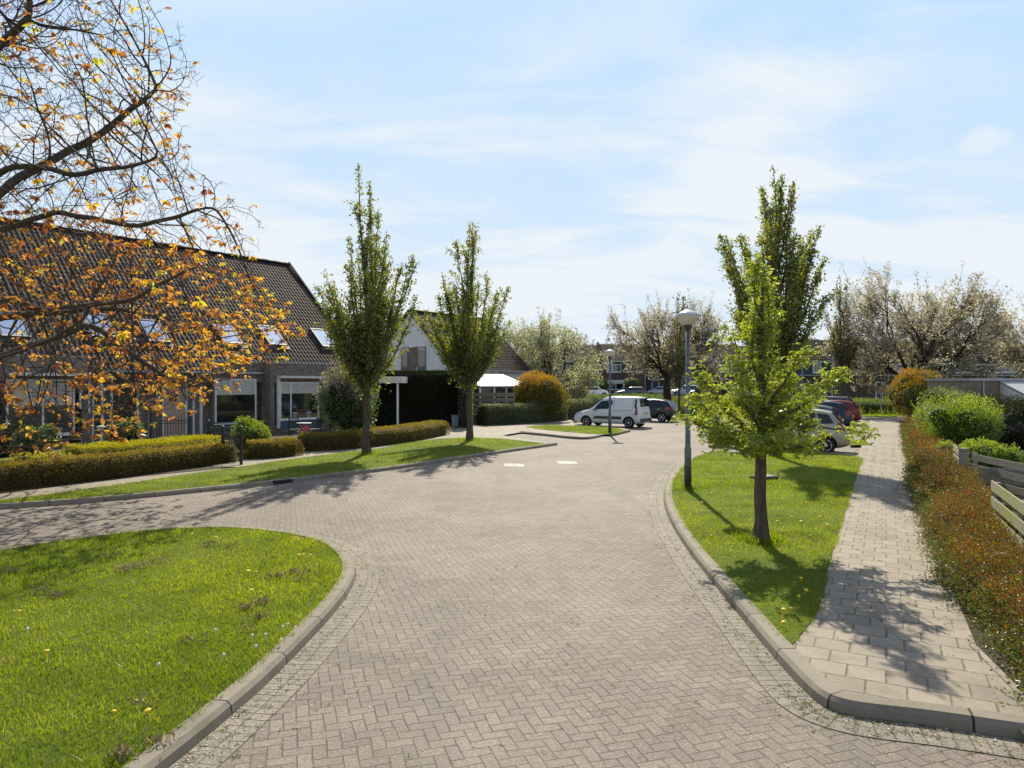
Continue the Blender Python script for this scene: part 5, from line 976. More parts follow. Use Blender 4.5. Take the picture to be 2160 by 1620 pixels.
# ---------------------------------------------------------------- the white gabled house
WC = np.array([at(957, 51.5), 51.5])                # its near right facade corner
def white_house():
    root = empty('white_house', (*WC, .1), ANG, 'white painted brick house with a steep dark tiled gable roof behind the tall hedge', 'house'); Lx, wd = 9.2, 8.9; e = 3.85; rz = 8.02; hb = wd / 2
    m = MB(); m.prism([(0, -.2), (0, e), (hb, rz - .15), (wd, e), (wd, -.2)], 0, Lx, 'x'); m.build('wall', M['brick_white'], root)
    tiled_roof('roof', -.12, Lx + .15, -.38, hb, e - .35, rz, 'roof_tiles', root, .25, .34); tiled_roof('roof', -.12, Lx + .15, wd + .38, hb, e - .35, rz, 'roof_dark', root, .33, .36)
    m = MB(); n = 24
    for i in range(n): a = -.12 + (Lx + .27) * i / n; m.prism([(hb - .17, rz - .02), (hb - .1, rz + .1), (hb, rz + .14), (hb + .1, rz + .1), (hb + .17, rz - .02)], a, a + (Lx + .27) / n - .01, 'x')
    m.build('ridge_tiles', M['roof_dark'], root)
    m = MB(); m.box(-.1, Lx + .1, -.56, -.41, e - .46, e - .33); m.build('gutter', M['zinc'], root); 
    for x in (2.0, Lx - .25): MB().box(x, x + .10, -.11, -.01, -.1, e - .3).build('downpipe', M['blue_panel'], root)
    # bargeboards on the gable facing the street
    for s in (-1, 1):
        m = MB(); y0 = -.42 if s < 0 else wd + .42; m.add([(-.2, y0, e - .52), (-.125, y0, e - .52), (-.125, hb, rz - .1), (-.2, hb, rz - .1), (-.2, y0, e - .30), (-.125, y0, e - .30), (-.125, hb, rz + .1), (-.2, hb, rz + .1)], [(0, 3, 2, 1), (4, 5, 6, 7), (0, 1, 5, 4), (1, 2, 6, 5), (2, 3, 7, 6), (3, 0, 4, 7)]); m.build('bargeboard', M['dark_paint'], root)
    # gable window group: planes face local -x; build in a turned child frame
    g = MB(); g.box(-.012, .02, 3.65, 4.6, 2.6, 5.25); g.build('brick_panel', M['brick_brown'], root)
    def gw(y0, y1, nm):
        f = MB(); fw = .07
        for (a, b, c, d) in ((y0, y0 + fw, 3.75, 5.25), (y1 - fw, y1, 3.75, 5.25), (y0 + fw, y1 - fw, 3.75, 3.75 + fw), (y0 + fw, y1 - fw, 5.25 - fw, 5.25)): f.box(-.05, .02, a, b, c, d)
        f = f.build('window', M['redwood_frame'], root); MB().box(-.02, .01, y0 + fw / 2, y1 - fw / 2, 3.79, 5.2).build('pane', M['glass'], f); MB().box(-.03, -.021, y0 + fw, y1 - fw, 5.02, 5.18).build('blind', M['curtain'], f)
        p = MB().box(-.03, .01, y0, y1, 2.3, 3.74).build('panel', M['blue_panel'], root)
        q = MB(); q.box(-.045, .01, y1 + .003, y1 + .08, 2.3, 3.74); q.box(-.045, .01, y0, y1, 3.74, 3.748); q.build('trim', M['white_trim'], root)
    gw(2.75, 3.64, 0); gw(4.61, 5.35, 1)
    for xx, f_, w_ in ((2.0, .80, 1.5), (2.3, .52, 1.2), (5.3, .80, .9)):
        y = -.38 + (hb + .38) * f_; z = e - .35 + (rz - e + .35) * f_; m = MB(); m.box(xx, xx + w_, y - .30, y - .05, z + .02, z + .12); m.build('skylight', M['white_trim'], root)
    # lean to conservatory roof on the street side
    return root
white_house()
def conservatory():
    d = 43.0; root = empty('garden_room', (at(1000, 46.5), 46.5, .1), ANG - .25, 'lean to garden room with a pale roof between hedge and orange shrub', 'garden room')
    m = MB(); m.add([(-.3, -1.0, 2.25), (3.9, -1.0, 2.25), (3.9, 1.9, 3.05), (-.3, 1.9, 3.05), (-.3, -1.0, 2.33), (3.9, -1.0, 2.33), (3.9, 1.9, 3.13), (-.3, 1.9, 3.13)], [(0, 3, 2, 1), (4, 5, 6, 7), (0, 1, 5, 4), (1, 2, 6, 5), (2, 3, 7, 6), (3, 0, 4, 7)]); m.build('roof', M['canopy_white'], root)
    m = MB()
    for x in (-.15, 1.0, 2.0, 2.9, 3.75): MB().box(x - .05, x + .05, -.9, -.8, 0, 2.28).build('post', M['white_paint'], root)
    MB().box(-.15, 3.75, -.84, -.82, .9, 2.2).build('pane', M['glass_grey'], root); MB().box(-.15, 3.75, -.86, -.80, 0, .9).build('panel', M['wood_brown'], root)
    m = MB(); m.prism([(-.9, 2.2), (1.8, 2.2), (1.8, 2.98), (-.9, 2.25)], 3.78, 3.84, 'x'); m.build('side_board', M['white_paint'], root); MB().box(-.2, 3.8, 1.8, 1.9, 0, 3.05).build('wall', M['brick_brown'], root)
conservatory()
def carport():
    Y = 38.5; x0, x1 = at(690, Y), at(848, Y); root = empty('carport', (0, Y, .1), 0, 'flat carport with a white fascia on a thin post between lilac and tall hedge', 'carport')
    zt, zb = zof(794, Y) - .1, zof(808, Y) - .1; MB().box(x0, x1 - .06, .06, 6.0, zb + .05, zt - .02).build('roof', M['plastic_grey'], root); m = MB(); m.box(x0, x1, 0, .055, zb, zt); m.box(x1 - .055, x1, .058, 6, zb, zt); m.build('fascia', M['white_trim'], root)
    xp = at(838, Y); MB().box(xp - .05, xp + .05, .10, .20, -.05, zb).build('post', M['white_paint'], root)
carport()
def garage():
    Y = 66.0; x0, x1 = at(1168, Y), at(1236, Y); root = empty('garage', ((x0 + x1) / 2, Y, 0), 0, 'low flat roofed brick garage behind the orange shrub, left of the far cars', 'garage'); h = zof(792, Y); w = (x1 - x0) / 2
    MB().box(-w, w, 0, 6, -.1, h - .12).build('wall', M['brick_far'], root); MB().box(-w - .05, w + .05, -.05, 6.05, h - .117, h + .03).build('roof_edge', M['white_trim'], root); MB().box(-w + .25, w - .8, -.04, -.003, 0, 2.1).build('door', M['far_dark_panel'], root)
garage()
# ---------------------------------------------------------------- far terraces
def far_house(x0, x1, Y, zg, label, eave, ridge, wins, door, extra='none', depth=9.0, group='dark brick terrace houses far behind', back='brick_far', band=True):
    root = empty('terraced_house', ((x0 + x1) / 2, Y, zg), 0, label, 'house', group); w = (x1 - x0) / 2; e, r = eave - zg, ridge - zg
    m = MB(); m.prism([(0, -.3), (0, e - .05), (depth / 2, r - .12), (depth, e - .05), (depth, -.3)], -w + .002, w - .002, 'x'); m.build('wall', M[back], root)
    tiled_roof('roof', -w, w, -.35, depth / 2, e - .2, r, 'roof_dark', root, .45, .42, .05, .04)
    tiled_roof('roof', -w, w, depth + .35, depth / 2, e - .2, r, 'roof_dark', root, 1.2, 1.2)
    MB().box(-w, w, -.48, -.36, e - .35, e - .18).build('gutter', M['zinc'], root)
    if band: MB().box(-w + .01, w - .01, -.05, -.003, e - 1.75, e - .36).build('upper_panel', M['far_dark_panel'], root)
    for a, b, z0, z1, mu in wins:
        window(root, -w + 2 * w * a, -w + 2 * w * b, -.055, z0, z1, mull=mu, fw=.09, gl='glass_grey' if (a * 7) % 2 > 1 else 'glass', blind=.3 if (b * 10) % 3 > 1.5 else None)
    a, b = door; f = MB(); xa_, xb_ = -w + 2 * w * a, -w + 2 * w * b; f.box(xa_, xa_ + .1, -.06, .0, 0, 2.4); f.box(xb_ - .1, xb_, -.06, 0, 0, 2.4); f.box(xa_ + .1, xb_ - .1, -.057, 0, 2.3, 2.4); f.build('door_frame', M['white_paint'], root); MB().box(xa_ + .1, xb_ - .1, -.03, -.003, 0, 2.3).build('door', M['far_dark_panel'], root)
    MB().tube([(w - .12, -.1, 0), (w - .12, -.1, e - .3)], .06, 6).build('downpipe', M['zinc'], root)
    if extra == 'porch': MB().box(xa_ - .3, xb_ + .3, -1.1, -.06, 2.45, 2.6).build('porch_roof', M['white_trim'], root)
    if extra == 'awning': MB().box(-w + 2 * w * .08, -w + 2 * w * .55, -.6, -.1, 2.5, 2.62).build('awning', M['white_trim'], root)
    if extra == 'gablewall':
        m = MB(); m.prism([(-1.2, -.3), (-1.2, 4.2), (depth / 2, r + .5), (depth / 2, -.3)], w - .35, w + .05, 'x'); m.build('party_wall', M['brick_far'], root)
    return root
YF = 112.0
lab = ['dark terrace house left end, with a white framed square window above the white hatchback', 'dark terrace house with the raised sloping brick party wall', 'dark terrace house with upper white windows left of the middle cherry', 'dark terrace house behind the trunk of the middle cherry', 'dark terrace house with a porch right of the near lamp post', 'dark terrace house with an awning behind the top of the pear branches', 'dark terrace house right end of the middle terrace']
edges = [1128, 1203, 1272, 1362, 1450, 1508, 1570, 1650]; ex = ['none', 'gablewall', 'none', 'awning', 'porch', 'awning', 'none']
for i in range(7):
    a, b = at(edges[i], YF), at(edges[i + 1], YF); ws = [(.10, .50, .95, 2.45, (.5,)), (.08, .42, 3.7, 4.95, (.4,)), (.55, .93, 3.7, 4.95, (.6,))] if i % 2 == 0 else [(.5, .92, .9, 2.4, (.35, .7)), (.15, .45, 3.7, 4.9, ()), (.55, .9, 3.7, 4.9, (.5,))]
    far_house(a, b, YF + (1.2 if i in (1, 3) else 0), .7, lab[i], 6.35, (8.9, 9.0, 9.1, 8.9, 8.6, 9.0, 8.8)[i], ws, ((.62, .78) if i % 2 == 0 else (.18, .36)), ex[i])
YG = 84.0; edges = [1655, 1762, 1868, 1975, 2085, 2200]
lab = ['dark timber clad house with a blue curtained window, left of the slim olive tree', 'dark timber clad house with dark doors under the slim olive tree', 'dark house behind the stems of the broadest cherry', 'dark house with the white framed upper window above the shed', 'dark house at the right edge above the shed']
for i in range(5):
    a, b = at(edges[i], YG), at(edges[i + 1], YG); zg = rise(YG)
    ws = [[(.55, .72, 3.5, 5.0, ()), (.2, .5, .9, 2.2, (.5,))], [(.25, .55, 3.6, 4.9, (.5,))], [(.05, .30, 3.5, 4.7, (.5,)), (.5, .85, 1.0, 2.2, ())], [(.36, .76, 3.5, 4.75, (.62,)), (.22, .30, 1.2, 2.3, ())], [(.1, .5, 3.5, 4.7, (.5,)), (.6, .9, 1, 2.2, ())]][i]
    r_ = far_house(a, b, YG, zg, lab[i], 5.1 if i else 5.4, (8.1, 8.0, 7.9, 8.1, 8.0)[i], ws, (.80, .94), 'none', 9, 'dark timber clad houses on the right', 'brick_far')
    MB().box(-(b - a) / 2 + .01, (b - a) / 2 - .01, -.12, -.056, 3.15, 3.25).build('trim_board', M['zinc'], r_)
# ---------------------------------------------------------------- shed on the right
def shed():
    Y = 34.0; x0, x1 = at(2047, Y), at(2300, Y); zt = zof(798, Y); root = empty('shed', (x0, Y, .1), 0, 'flat roofed sand brick shed with a pale canopy at the right edge', 'shed'); W = x1 - x0
    MB().box(0, W, 0, 3.5, -.1, zt - .22).build('wall', M['brick_sand'], root); MB().box(-.08, W, -.08, 3.6, zt - .217, zt - .1).build('roof_edge', M['zinc'], root); MB().box(.55, .62, -.08, -.003, 0, zt - .25).build('downpipe', M['zinc'], root)
    xc = at(2108, Y) - x0; m = MB(); m.add([(xc, -.01, zt - .30), (W, -.01, zt - .30), (W, -1.6, 1.95), (xc, -1.6, 1.95), (xc, -.01, zt - .22), (W, -.01, zt - .22), (W, -1.6, 2.03), (xc, -1.6, 2.03)], [(0, 3, 2, 1), (4, 5, 6, 7), (0, 1, 5, 4), (1, 2, 6, 5), (2, 3, 7, 6), (3, 0, 4, 7)]); m.build('canopy', M['canopy_white'], root)
    m = MB(); m.prism([(-1.5, 1.5), (-.02, 1.5), (-.02, zt - .33), (-1.5, 1.93)], xc + .03, xc + .07, 'x'); m.build('side_board', M['white_trim'], root); 
    for x in (xc + .08, xc + .75, xc + 1.0): MB().box(x, x + .09, -1.5, -1.41, 0, 1.95).build('post', M['white_paint'], root)
    MB().box(xc + .1, W - .1, -.06, -.003, .9, 1.9).build('pane', M['glass_grey'], root)
shed()
# ---------------------------------------------------------------- cars
def bez(prof, x): return np.interp(x, [p[0] for p in prof], [p[1] for p in prof])
def car(name, label, loc, head, pm, spec, cat='car', group=None, z0=0.0, wheelz=0.0):
    """spec: L length, W width, top=[(x,z)..] roof silhouette, belt=[(x,z)..], wheels=(xf,xr,r), glass=[[(x,z)..]..] side windows,
    ws=(x0,x1) windscreen, rw=(x0,x1) rear window; x runs from the nose backwards; head = direction the nose points (radians)"""
    S = dict(spec); L, W = S['L'], S['W']; root = empty(name, (loc[0], loc[1], z0), head + math.pi, label, cat, group); ox = -L / 2
    xs = sorted(set([p[0] for p in S['top']] + [p[0] for p in S['belt']] + list(np.linspace(0, L, 17)))); st = []
    for x in xs:
        zt, zb_ = bez(S['top'], x), bez(S['belt'], x); zb_ = min(zb_, zt - .03); f = x / L
        pl = 1 - .16 * max(0, 1 - x / .55) ** 2 - .10 * max(0, 1 - (L - x) / .45) ** 2                   # plan taper at nose and tail
        w = W / 2 * pl; gh = max(0, zt - zb_); wt = w - .05 - .26 * gh if gh > .08 else w - .06 - .1 * gh; lift = .10 * max(0, 1 - x / .35) + .10 * max(0, 1 - (L - x) / .35)
        zl = .20 + lift
        st.append([(0, zl), (w - .12, zl), (w - .015, zl + .10), (w, .5 + lift * .3), (w - .01, zb_ - .14), (w - .05, zb_), (wt, zt - .05), (wt - .10, zt - .008), (wt * .5, zt + .012), (0, zt + .018)])
    k = len(st[0]); bm = bmesh.new(); rows = []
    for x, c in zip(xs, st):
        row = [bm.verts.new((x + ox, y, z)) for y, z in c] + [bm.verts.new((x + ox, -y, z)) for y, z in reversed(c[1:-1])]; rows.append(row)
    n = len(rows[0])
    for a, b in zip(rows[:-1], rows[1:]):
        for i in range(n): bm.faces.new((a[i], a[(i + 1) % n], b[(i + 1) % n], b[i]))
    bm.faces.new(rows[0][::-1]); bm.faces.new(rows[-1]); bmesh.ops.recalc_face_normals(bm, faces=bm.faces)
    me = bpy.data.meshes.new('body'); bm.to_mesh(me); bm.free(); me.materials.append(M[pm]); me.materials.append(M['rubber_black']); body = bpy.data.objects.new('body', me); link(body, root)
    ss = body.modifiers.new('s', 'SUBSURF'); ss.levels = ss.render_levels = 1
    xf, xr, r = S['wheels']; cuts = []
    for x in (xf, xr):
        c = MB().lathe([(r + .055, -W / 2 - .2), (r + .055, -W / 2 + .30)], 28, (0, 0, 0), 'y'); c.lathe([(r + .055, W / 2 - .30), (r + .055, W / 2 + .2)], 28, (0, 0, 0), 'y'); o = c.build('cut', M['rubber_black'], root); o.location = (x + ox, 0, r); cuts.append(o)
        b = body.modifiers.new('b', 'BOOLEAN'); b.object = o; b.operation = 'DIFFERENCE'; b.solver = 'EXACT'; b.material_mode = 'TRANSFER'
    bpy.context.view_layer.update(); bake(body)
    for c in cuts: me_ = c.data; bpy.data.objects.remove(c); bpy.data.meshes.remove(me_)
    body.data.polygons.foreach_set('use_smooth', [True] * len(body.data.polygons)); body.data.set_sharp_from_angle(angle=math.radians(38))
    def side_y(x, z):
        zt, zb_ = bez(S['top'], x), bez(S['belt'], x); pl = 1 - .16 * max(0, 1 - x / .55) ** 2 - .10 * max(0, 1 - (L - x) / .45) ** 2; w = W / 2 * pl; gh = max(0, zt - zb_)
        if z <= zb_: return w - .004 if z < zb_ - .14 else w - .01 - .04 * (z - zb_ + .14) / .14
        wt = w - .05 - .26 * gh if gh > .08 else w - .06; return (w - .05) + (wt - (w - .05)) * min(1, (z - zb_) / max(.05, zt - .05 - zb_))
    def patch(nm, poly, mat, par=body, off=.012, both=True, thick=.02):
        for s in ((1, -1) if both else (both,)):
            m = MB(); cx = sum(p[0] for p in poly) / len(poly); cz = sum(p[1] for p in poly) / len(poly); P = [(cx, cz)] + list(poly); A = [(x + ox, s * (side_y(x, z) + off), z) for x, z in P]; nn = len(poly)
            m.add(A, [(0, 1 + i, 1 + (i + 1) % nn) for i in range(nn)]); B_ = [(a[0], a[1] - s * thick, a[2]) for a in A]; m.add(A[1:] + B_[1:], [(i, (i + 1) % nn, nn + (i + 1) % nn, nn + i) for i in range(nn)]); m.build(nm, M[mat], par)
    for g in S['glass']: patch('side_window', g, 'car_glass', root)
    for g in S.get('trim', []): patch('trim', g, 'plastic_grey', root, .016)
    for g in S.get('pillar', []): patch('pillar', g, 'rubber_black', root, .010)
    def screen(nm, x0, x1, mat='car_glass', inset=.07, lift=.018):
        pts = []; N_ = 4
        for i in range(N_ + 1):
            x = x0 + (x1 - x0) * i / N_; zt, zb_ = bez(S['top'], x), bez(S['belt'], x); pl = 1 - .16 * max(0, 1 - x / .55) ** 2 - .10 * max(0, 1 - (L - x) / .45) ** 2; w = W / 2 * pl; gh = max(0, zt - zb_); wt = w - .05 - .26 * gh if gh > .08 else w - .06
            pts.append((x + ox, wt - inset, zt))
        d = 1 if x1 < L / 2 else -1; m = MB(); nx = -lift if x1 < L / 2 else lift
        V = [(p[0] + nx, s * p[1] * f, p[2] + lift * (.7 if f else 1.3)) for p in pts for s, f in ((-1, 1), (-1, .5), (1, 0), (1, .5), (1, 1))]; m.add(V, [(i * 5 + j, i * 5 + j + 1, (i + 1) * 5 + j + 1, (i + 1) * 5 + j) for i in range(N_) for j in range(4)]); o = m.build(nm, M[mat], root); return o
    screen('windscreen', *S['ws']); screen('rear_window', *S['rw'])
    # wheels
    for x in (xf, xr):
        for s in (1, -1):
            m = MB(); w_ = .11; m.lathe([(r * .62, -w_), (r * .93, -w_ * .96), (r, -w_ * .7), (r, w_ * .7), (r * .93, w_ * .96), (r * .62, w_)], 28, (0, 0, 0), 'y'); t = m.build('wheel', M['tyre'], root, smooth=True); t.location = (x + ox, s * (W / 2 - .125), r); 
            q = MB(); y = s * .085; ns = S.get('spokes', 5)
            for i in range(ns):
                a = 6.283 * i / ns; ca, sa = math.cos(a), math.sin(a); q.bar((ca * .04, y, sa * .04), (ca * r * .60, y + s * .012, sa * r * .60), r * S.get('spw', .22), .03, (0, 1, 0))
            q.lathe([(r * .56, y - .015), (r * .64, y - .012), (r * .64, y + .032), (r * .58, y + .034)], 28, (0, 0, 0), 'y') if False else None
            for i in range(24):
                a, b = 6.283 * i / 24, 6.283 * (i + 1) / 24; q.bar((math.cos(a) * r * .60, y, math.sin(a) * r * .60), (math.cos(b) * r * .60, y, math.sin(b) * r * .60), r * .09, .05, (0, 1, 0))
            q.lathe([(.01, y - .02), (.07, y - .02), (.06, y + .03 * s), (.01, y + .035 * s)], 12, (0, 0, 0), 'y'); rr = q.build('rim', M['alloy'], t)
    # lamps, bumpers, plates, mirrors, handles
    zl = S.get('tailz', (.75, 1.0)); pr = S.get('tail')
    if pr: patch('tail_light', pr, 'tail_red', root, .012)
    hd = S.get('headl', [(.10, .62), (.42, .74), (.50, .82), (.22, .76), (.08, .70)]); patch('headlight', hd, 'headlamp', root, .010)
    MB().box(L + ox - .02, L + ox + .025, -.26, .26, S.get('platez', .72), S.get('platez', .72) + .11).build('number_plate', M['plate'], root)
    MB().box(ox - .02, ox + .03, -.26, .26, .42, .53).build('number_plate', M['plate'], root)
    bmp = S.get('bumper', pm)
    m = MB(); m.box(L + ox - .20, L + ox + .035, -W / 2 * .88, W / 2 * .88, .34, .56); m.build('rear_bumper', M[bmp], root, bevel=.03)
    m = MB(); m.box(ox - .03, ox + .2, -W / 2 * .80, W / 2 * .80, .28, .50); m.build('front_bumper', M[bmp], root, bevel=.03)
    mx = S.get('mirror', (1.25, 1.0))
    for s in (1, -1): m = MB(); m.ico((mx[0] + ox, s * (W / 2 + .10), mx[1]), .12, 2, 0, (.7, .9, .75)); m.build('mirror', M[S.get('mircol', pm)], root, smooth=True)
    for hx, hz in S.get('handles', []): patch('handle', [(hx, hz), (hx + .17, hz), (hx + .17, hz + .035), (hx, hz + .035)], S.get('hcol', 'plastic_grey'), root, .022)
    for ln in S.get('seams', []):
        (xa_, za), (xb_, zb2) = ln; d = np.array([xb_ - xa_, zb2 - za]); n_ = np.array([-d[1], d[0]]) / np.linalg.norm(d) * .007; patch('door_seam', [(xa_ - n_[0], za - n_[1]), (xb_ - n_[0], zb2 - n_[1]), (xb_ + n_[0], zb2 + n_[1]), (xa_ + n_[0], za + n_[1])], 'rubber_black', root, .0085)
    return root
VAN = dict(L=4.38, W=1.80, top=[(0, .62), (.10, .74), (.5, .92), (1.05, 1.05), (1.25, 1.18), (1.75, 1.60), (2.05, 1.76), (2.6, 1.82), (4.0, 1.80), (4.18, 1.74), (4.30, 1.15), (4.38, .80)], belt=[(0, .60), (.5, .86), (1.1, 1.0), (1.5, 1.03), (4.1, 1.10), (4.38, .70)],
    wheels=(.92, 3.65, .315), glass=[[(1.38, 1.06), (1.72, 1.42), (1.86, 1.55), (2.55, 1.60), (2.60, 1.40), (2.48, 1.20), (2.30, 1.09)]], ws=(1.16, 1.90), rw=(4.19, 4.285), trim=[[(1.45, .50), (3.2, .50), (3.2, .62), (3.12, .66), (1.52, .66), (1.42, .58)]], pillar=[[(3.98, 1.20), (4.02, 1.70), (4.10, 1.68), (4.10, 1.20)]],
    tail=[(4.03, .74), (4.03, 1.28), (4.15, 1.24), (4.20, .78)], bumper='plastic_grey', platez=.80, mirror=(1.55, 1.06), mircol='plastic_grey', handles=[(2.36, .90)], spokes=9, spw=.16, headl=[(.10, .66), (.20, .80), (.62, .93), (.55, .82), (.30, .70)], seams=[((2.68, .42), (2.68, 1.62)), ((1.42, .42), (1.36, 1.0)), ((3.88, .75), (3.9, 1.65)), ((2.70, .98), (3.86, 1.02))])
HATCH = dict(L=3.95, W=1.73, top=[(0, .60), (.12, .72), (.6, .90), (1.0, .98), (1.2, 1.08), (1.75, 1.42), (2.1, 1.52), (2.8, 1.53), (3.3, 1.46), (3.55, 1.38), (3.82, 1.02), (3.95, .80)], belt=[(0, .58), (.6, .82), (1.15, .92), (2.5, .96), (3.4, 1.04), (3.95, .74)],
    wheels=(.78, 3.24, .325), glass=[[(1.38, .99), (1.80, 1.33), (2.05, 1.40), (2.22, 1.41), (2.22, 1.00)], [(2.28, 1.01), (2.28, 1.41), (2.75, 1.40), (3.12, 1.34), (3.22, 1.10), (3.1, 1.06)]], ws=(1.1, 1.80), rw=(3.50, 3.80), tail=[(3.46, .88), (3.62, 1.04), (3.82, .98), (3.84, .82), (3.62, .80)], spokes=6, spw=.26, mirror=(1.4, 1.0), handles=[(2.05, .84), (2.95, .86)], hcol='chrome', seams=[((2.25, .4), (2.25, .98)), ((1.25, .4), (1.3, .9))])
MPV = dict(L=4.3, W=1.80, top=[(0, .62), (.12, .76), (.7, .95), (1.0, 1.02), (1.15, 1.12), (1.8, 1.52), (2.2, 1.61), (3.3, 1.60), (3.75, 1.52), (4.08, 1.10), (4.25, .96), (4.3, .72)], belt=[(0, .60), (.7, .88), (1.2, .97), (3.9, 1.04), (4.3, .70)],
    wheels=(.85, 3.53, .325), glass=[[(1.32, 1.03), (1.85, 1.42), (2.3, 1.50), (2.3, 1.05)], [(2.38, 1.05), (2.38, 1.50), (3.15, 1.50), (3.25, 1.08)], [(3.33, 1.10), (3.25, 1.48), (3.62, 1.44), (3.80, 1.12)]], ws=(1.05, 1.85), rw=(3.72, 4.08), tail=[(3.98, .84), (3.92, 1.18), (4.06, 1.10), (4.20, .84)], trim=[[(1.5, .60), (2.25, .60), (2.25, .66), (1.5, .66)], [(2.38, .60), (3.12, .60), (3.12, .66), (2.38, .66)]], spokes=6, spw=.30, handles=[(2.12, .88), (3.05, .88)], hcol='paint_silver', seams=[((2.34, .4), (2.34, 1.02)), ((3.2, .42), (3.28, 1.0)), ((1.3, .4), (1.3, .95))])
CITY = dict(L=3.6, W=1.64, top=[(0, .60), (.12, .76), (.55, .95), (.75, 1.0), (1.5, 1.43), (1.9, 1.49), (3.0, 1.46), (3.35, 1.40), (3.55, .95), (3.6, .6)], belt=[(0, .58), (.6, .90), (3.2, 1.0), (3.6, .56)], wheels=(.62, 3.05, .30), glass=[[(1.05, 1.0), (1.6, 1.33), (2.1, 1.37), (2.1, 1.02)], [(2.16, 1.02), (2.16, 1.37), (2.95, 1.35), (3.1, 1.08)]], ws=(.82, 1.52), rw=(3.36, 3.52), tail=[(3.40, .85), (3.38, 1.2), (3.48, 1.15), (3.54, .85)], spokes=8, spw=.2, handles=[(1.95, .85), (2.85, .87)], mirror=(1.15, 1.0))
WAGON = dict(L=4.65, W=1.78, top=[(0, .58), (.15, .70), (1.2, .92), (1.45, .96), (2.1, 1.36), (2.5, 1.43), (4.1, 1.40), (4.4, 1.15), (4.55, .95), (4.65, .7)], belt=[(0, .56), (1.3, .88), (4.2, .96), (4.65, .66)], wheels=(.85, 3.65, .32), glass=[[(1.72, .95), (2.15, 1.28), (2.6, 1.33), (2.6, .97)], [(2.66, .97), (2.66, 1.33), (3.5, 1.33), (3.5, 1.0)], [(3.56, 1.0), (3.56, 1.33), (4.0, 1.31), (4.18, 1.05)]], ws=(1.42, 2.15), rw=(4.12, 4.42), tail=[(4.3, .8), (4.3, .98), (4.5, .94), (4.54, .8)], spokes=7, spw=.2, handles=[(2.4, .84), (3.35, .86)], mirror=(1.8, .98))
SUV = dict(WAGON); SUV.update(L=4.5, top=[(0, .75), (.15, .90), (1.0, 1.08), (1.25, 1.12), (1.9, 1.62), (2.3, 1.70), (4.0, 1.68), (4.35, 1.3), (4.45, 1.0), (4.5, .7)], belt=[(0, .7), (1.2, 1.04), (4.2, 1.12), (4.5, .68)], glass=[[(1.55, 1.12), (2.0, 1.5), (2.5, 1.57), (2.5, 1.14)], [(2.56, 1.14), (2.56, 1.57), (3.4, 1.56), (3.4, 1.15)], [(3.46, 1.16), (3.46, 1.55), (3.9, 1.5), (4.05, 1.2)]], ws=(1.25, 1.95), rw=(4.02, 4.34), tail=[(4.2, .9), (4.15, 1.3), (4.3, 1.25), (4.4, .9)], wheels=(.85, 3.55, .35), mirror=(1.65, 1.15))
HB = math.atan2(.54, -.84)
def place(cx, cy, head): return (cx, cy)
def car_px(px_r, py_r, spec, head):
    "centre of a car whose near rear wheel touches the ground at the photo point"
    X, Y = G(px_r, py_r); d = np.array([math.cos(head), math.sin(head)]); n = np.array([-d[1], d[0]]); n = n if n[1] > 0 else -n
    c = np.array([X, Y]) + d * (spec['wheels'][1] - spec['L'] / 2) + n * (spec['W'] / 2 - .1); return (float(c[0]), float(c[1]))
car('white_van', 'white panel van with grey bumpers parked beside the second lamp post', car_px(1327, 903, VAN, HB), HB, 'paint_white', VAN, 'van')
car('hatchback', 'black hatchback with alloy wheels parked behind the white van', car_px(1396, 890.5, HATCH, HB), HB, 'paint_black', HATCH)
HP = math.atan2(.40, -.916)
car('silver_car', 'beige silver people carrier half hidden by the pear tree', car_px(1742, 958, MPV, HP), HP, 'paint_silver', MPV)
HQ = math.atan2(.466, -.885)
def tail_at(px, py, spec, head):
    X, Y = G(px, py); d = np.array([math.cos(head), math.sin(head)]); c = np.array([X, Y]) + d * (spec['L'] / 2); return (float(c[0]), float(c[1]))
car('parked_car', 'dark car with red tail light just beyond the silver one', tail_at(1778, 921, HATCH, HQ), HQ, 'paint_grey', HATCH)
car('parked_car', 'dark blue car with a bright roof edge between the path and the pear tree', tail_at(1800, 909, MPV, HQ), HQ, 'paint_blue', MPV)
car('parked_car', 'red car parked behind the dark blue one', tail_at(1816, 896, HATCH, HQ), HQ, 'paint_red', HATCH)
car('parked_car', 'dark car farthest back in the row by the path, showing its roof', tail_at(1806, 889, SUV, HQ), HQ, 'paint_grey', SUV)
FG = 'cars parked on the far road'
def far_car(nm, lb, px0, px1, Y, spec, pm, left=True): 
    c = at((px0 + px1) / 2, Y); car(nm, lb, (c, Y), math.pi - .06 if left else .0 - .12, pm, spec, 'car', FG, rise(Y))
far_car('parked_car', 'small white hatchback on the far road', 1232, 1283, 104, CITY, 'paint_white', False)
far_car('parked_car', 'white car half hidden by the garage corner', 1185, 1222, 104, CITY, 'paint_white', False)
far_car('parked_car', 'dark grey estate car on the far road beside a person in blue', 1296, 1362, 104, WAGON, 'paint_grey')
far_car('parked_car', 'light grey car right of the cherry trunk on the far road', 1420, 1470, 104, SUV, 'paint_lightgrey')
far_car('parked_car', 'light blue grey car seen past the left of the cherry trunk', 1370, 1408, 110, CITY, 'paint_lightgrey')
far_car('parked_car', 'black car between the near lamp post and the pear leaves', 1455, 1500, 97, HATCH, 'paint_black')
far_car('parked_car', 'dark car behind the pear leaves by the far house with a porch', 1500, 1545, 107, WAGON, 'paint_black', False)
leafm('lf_pinkish', [(0, (.10, .02, .03)), (1, (.5, .06, .14))], .4, 1.1, patch=.1)
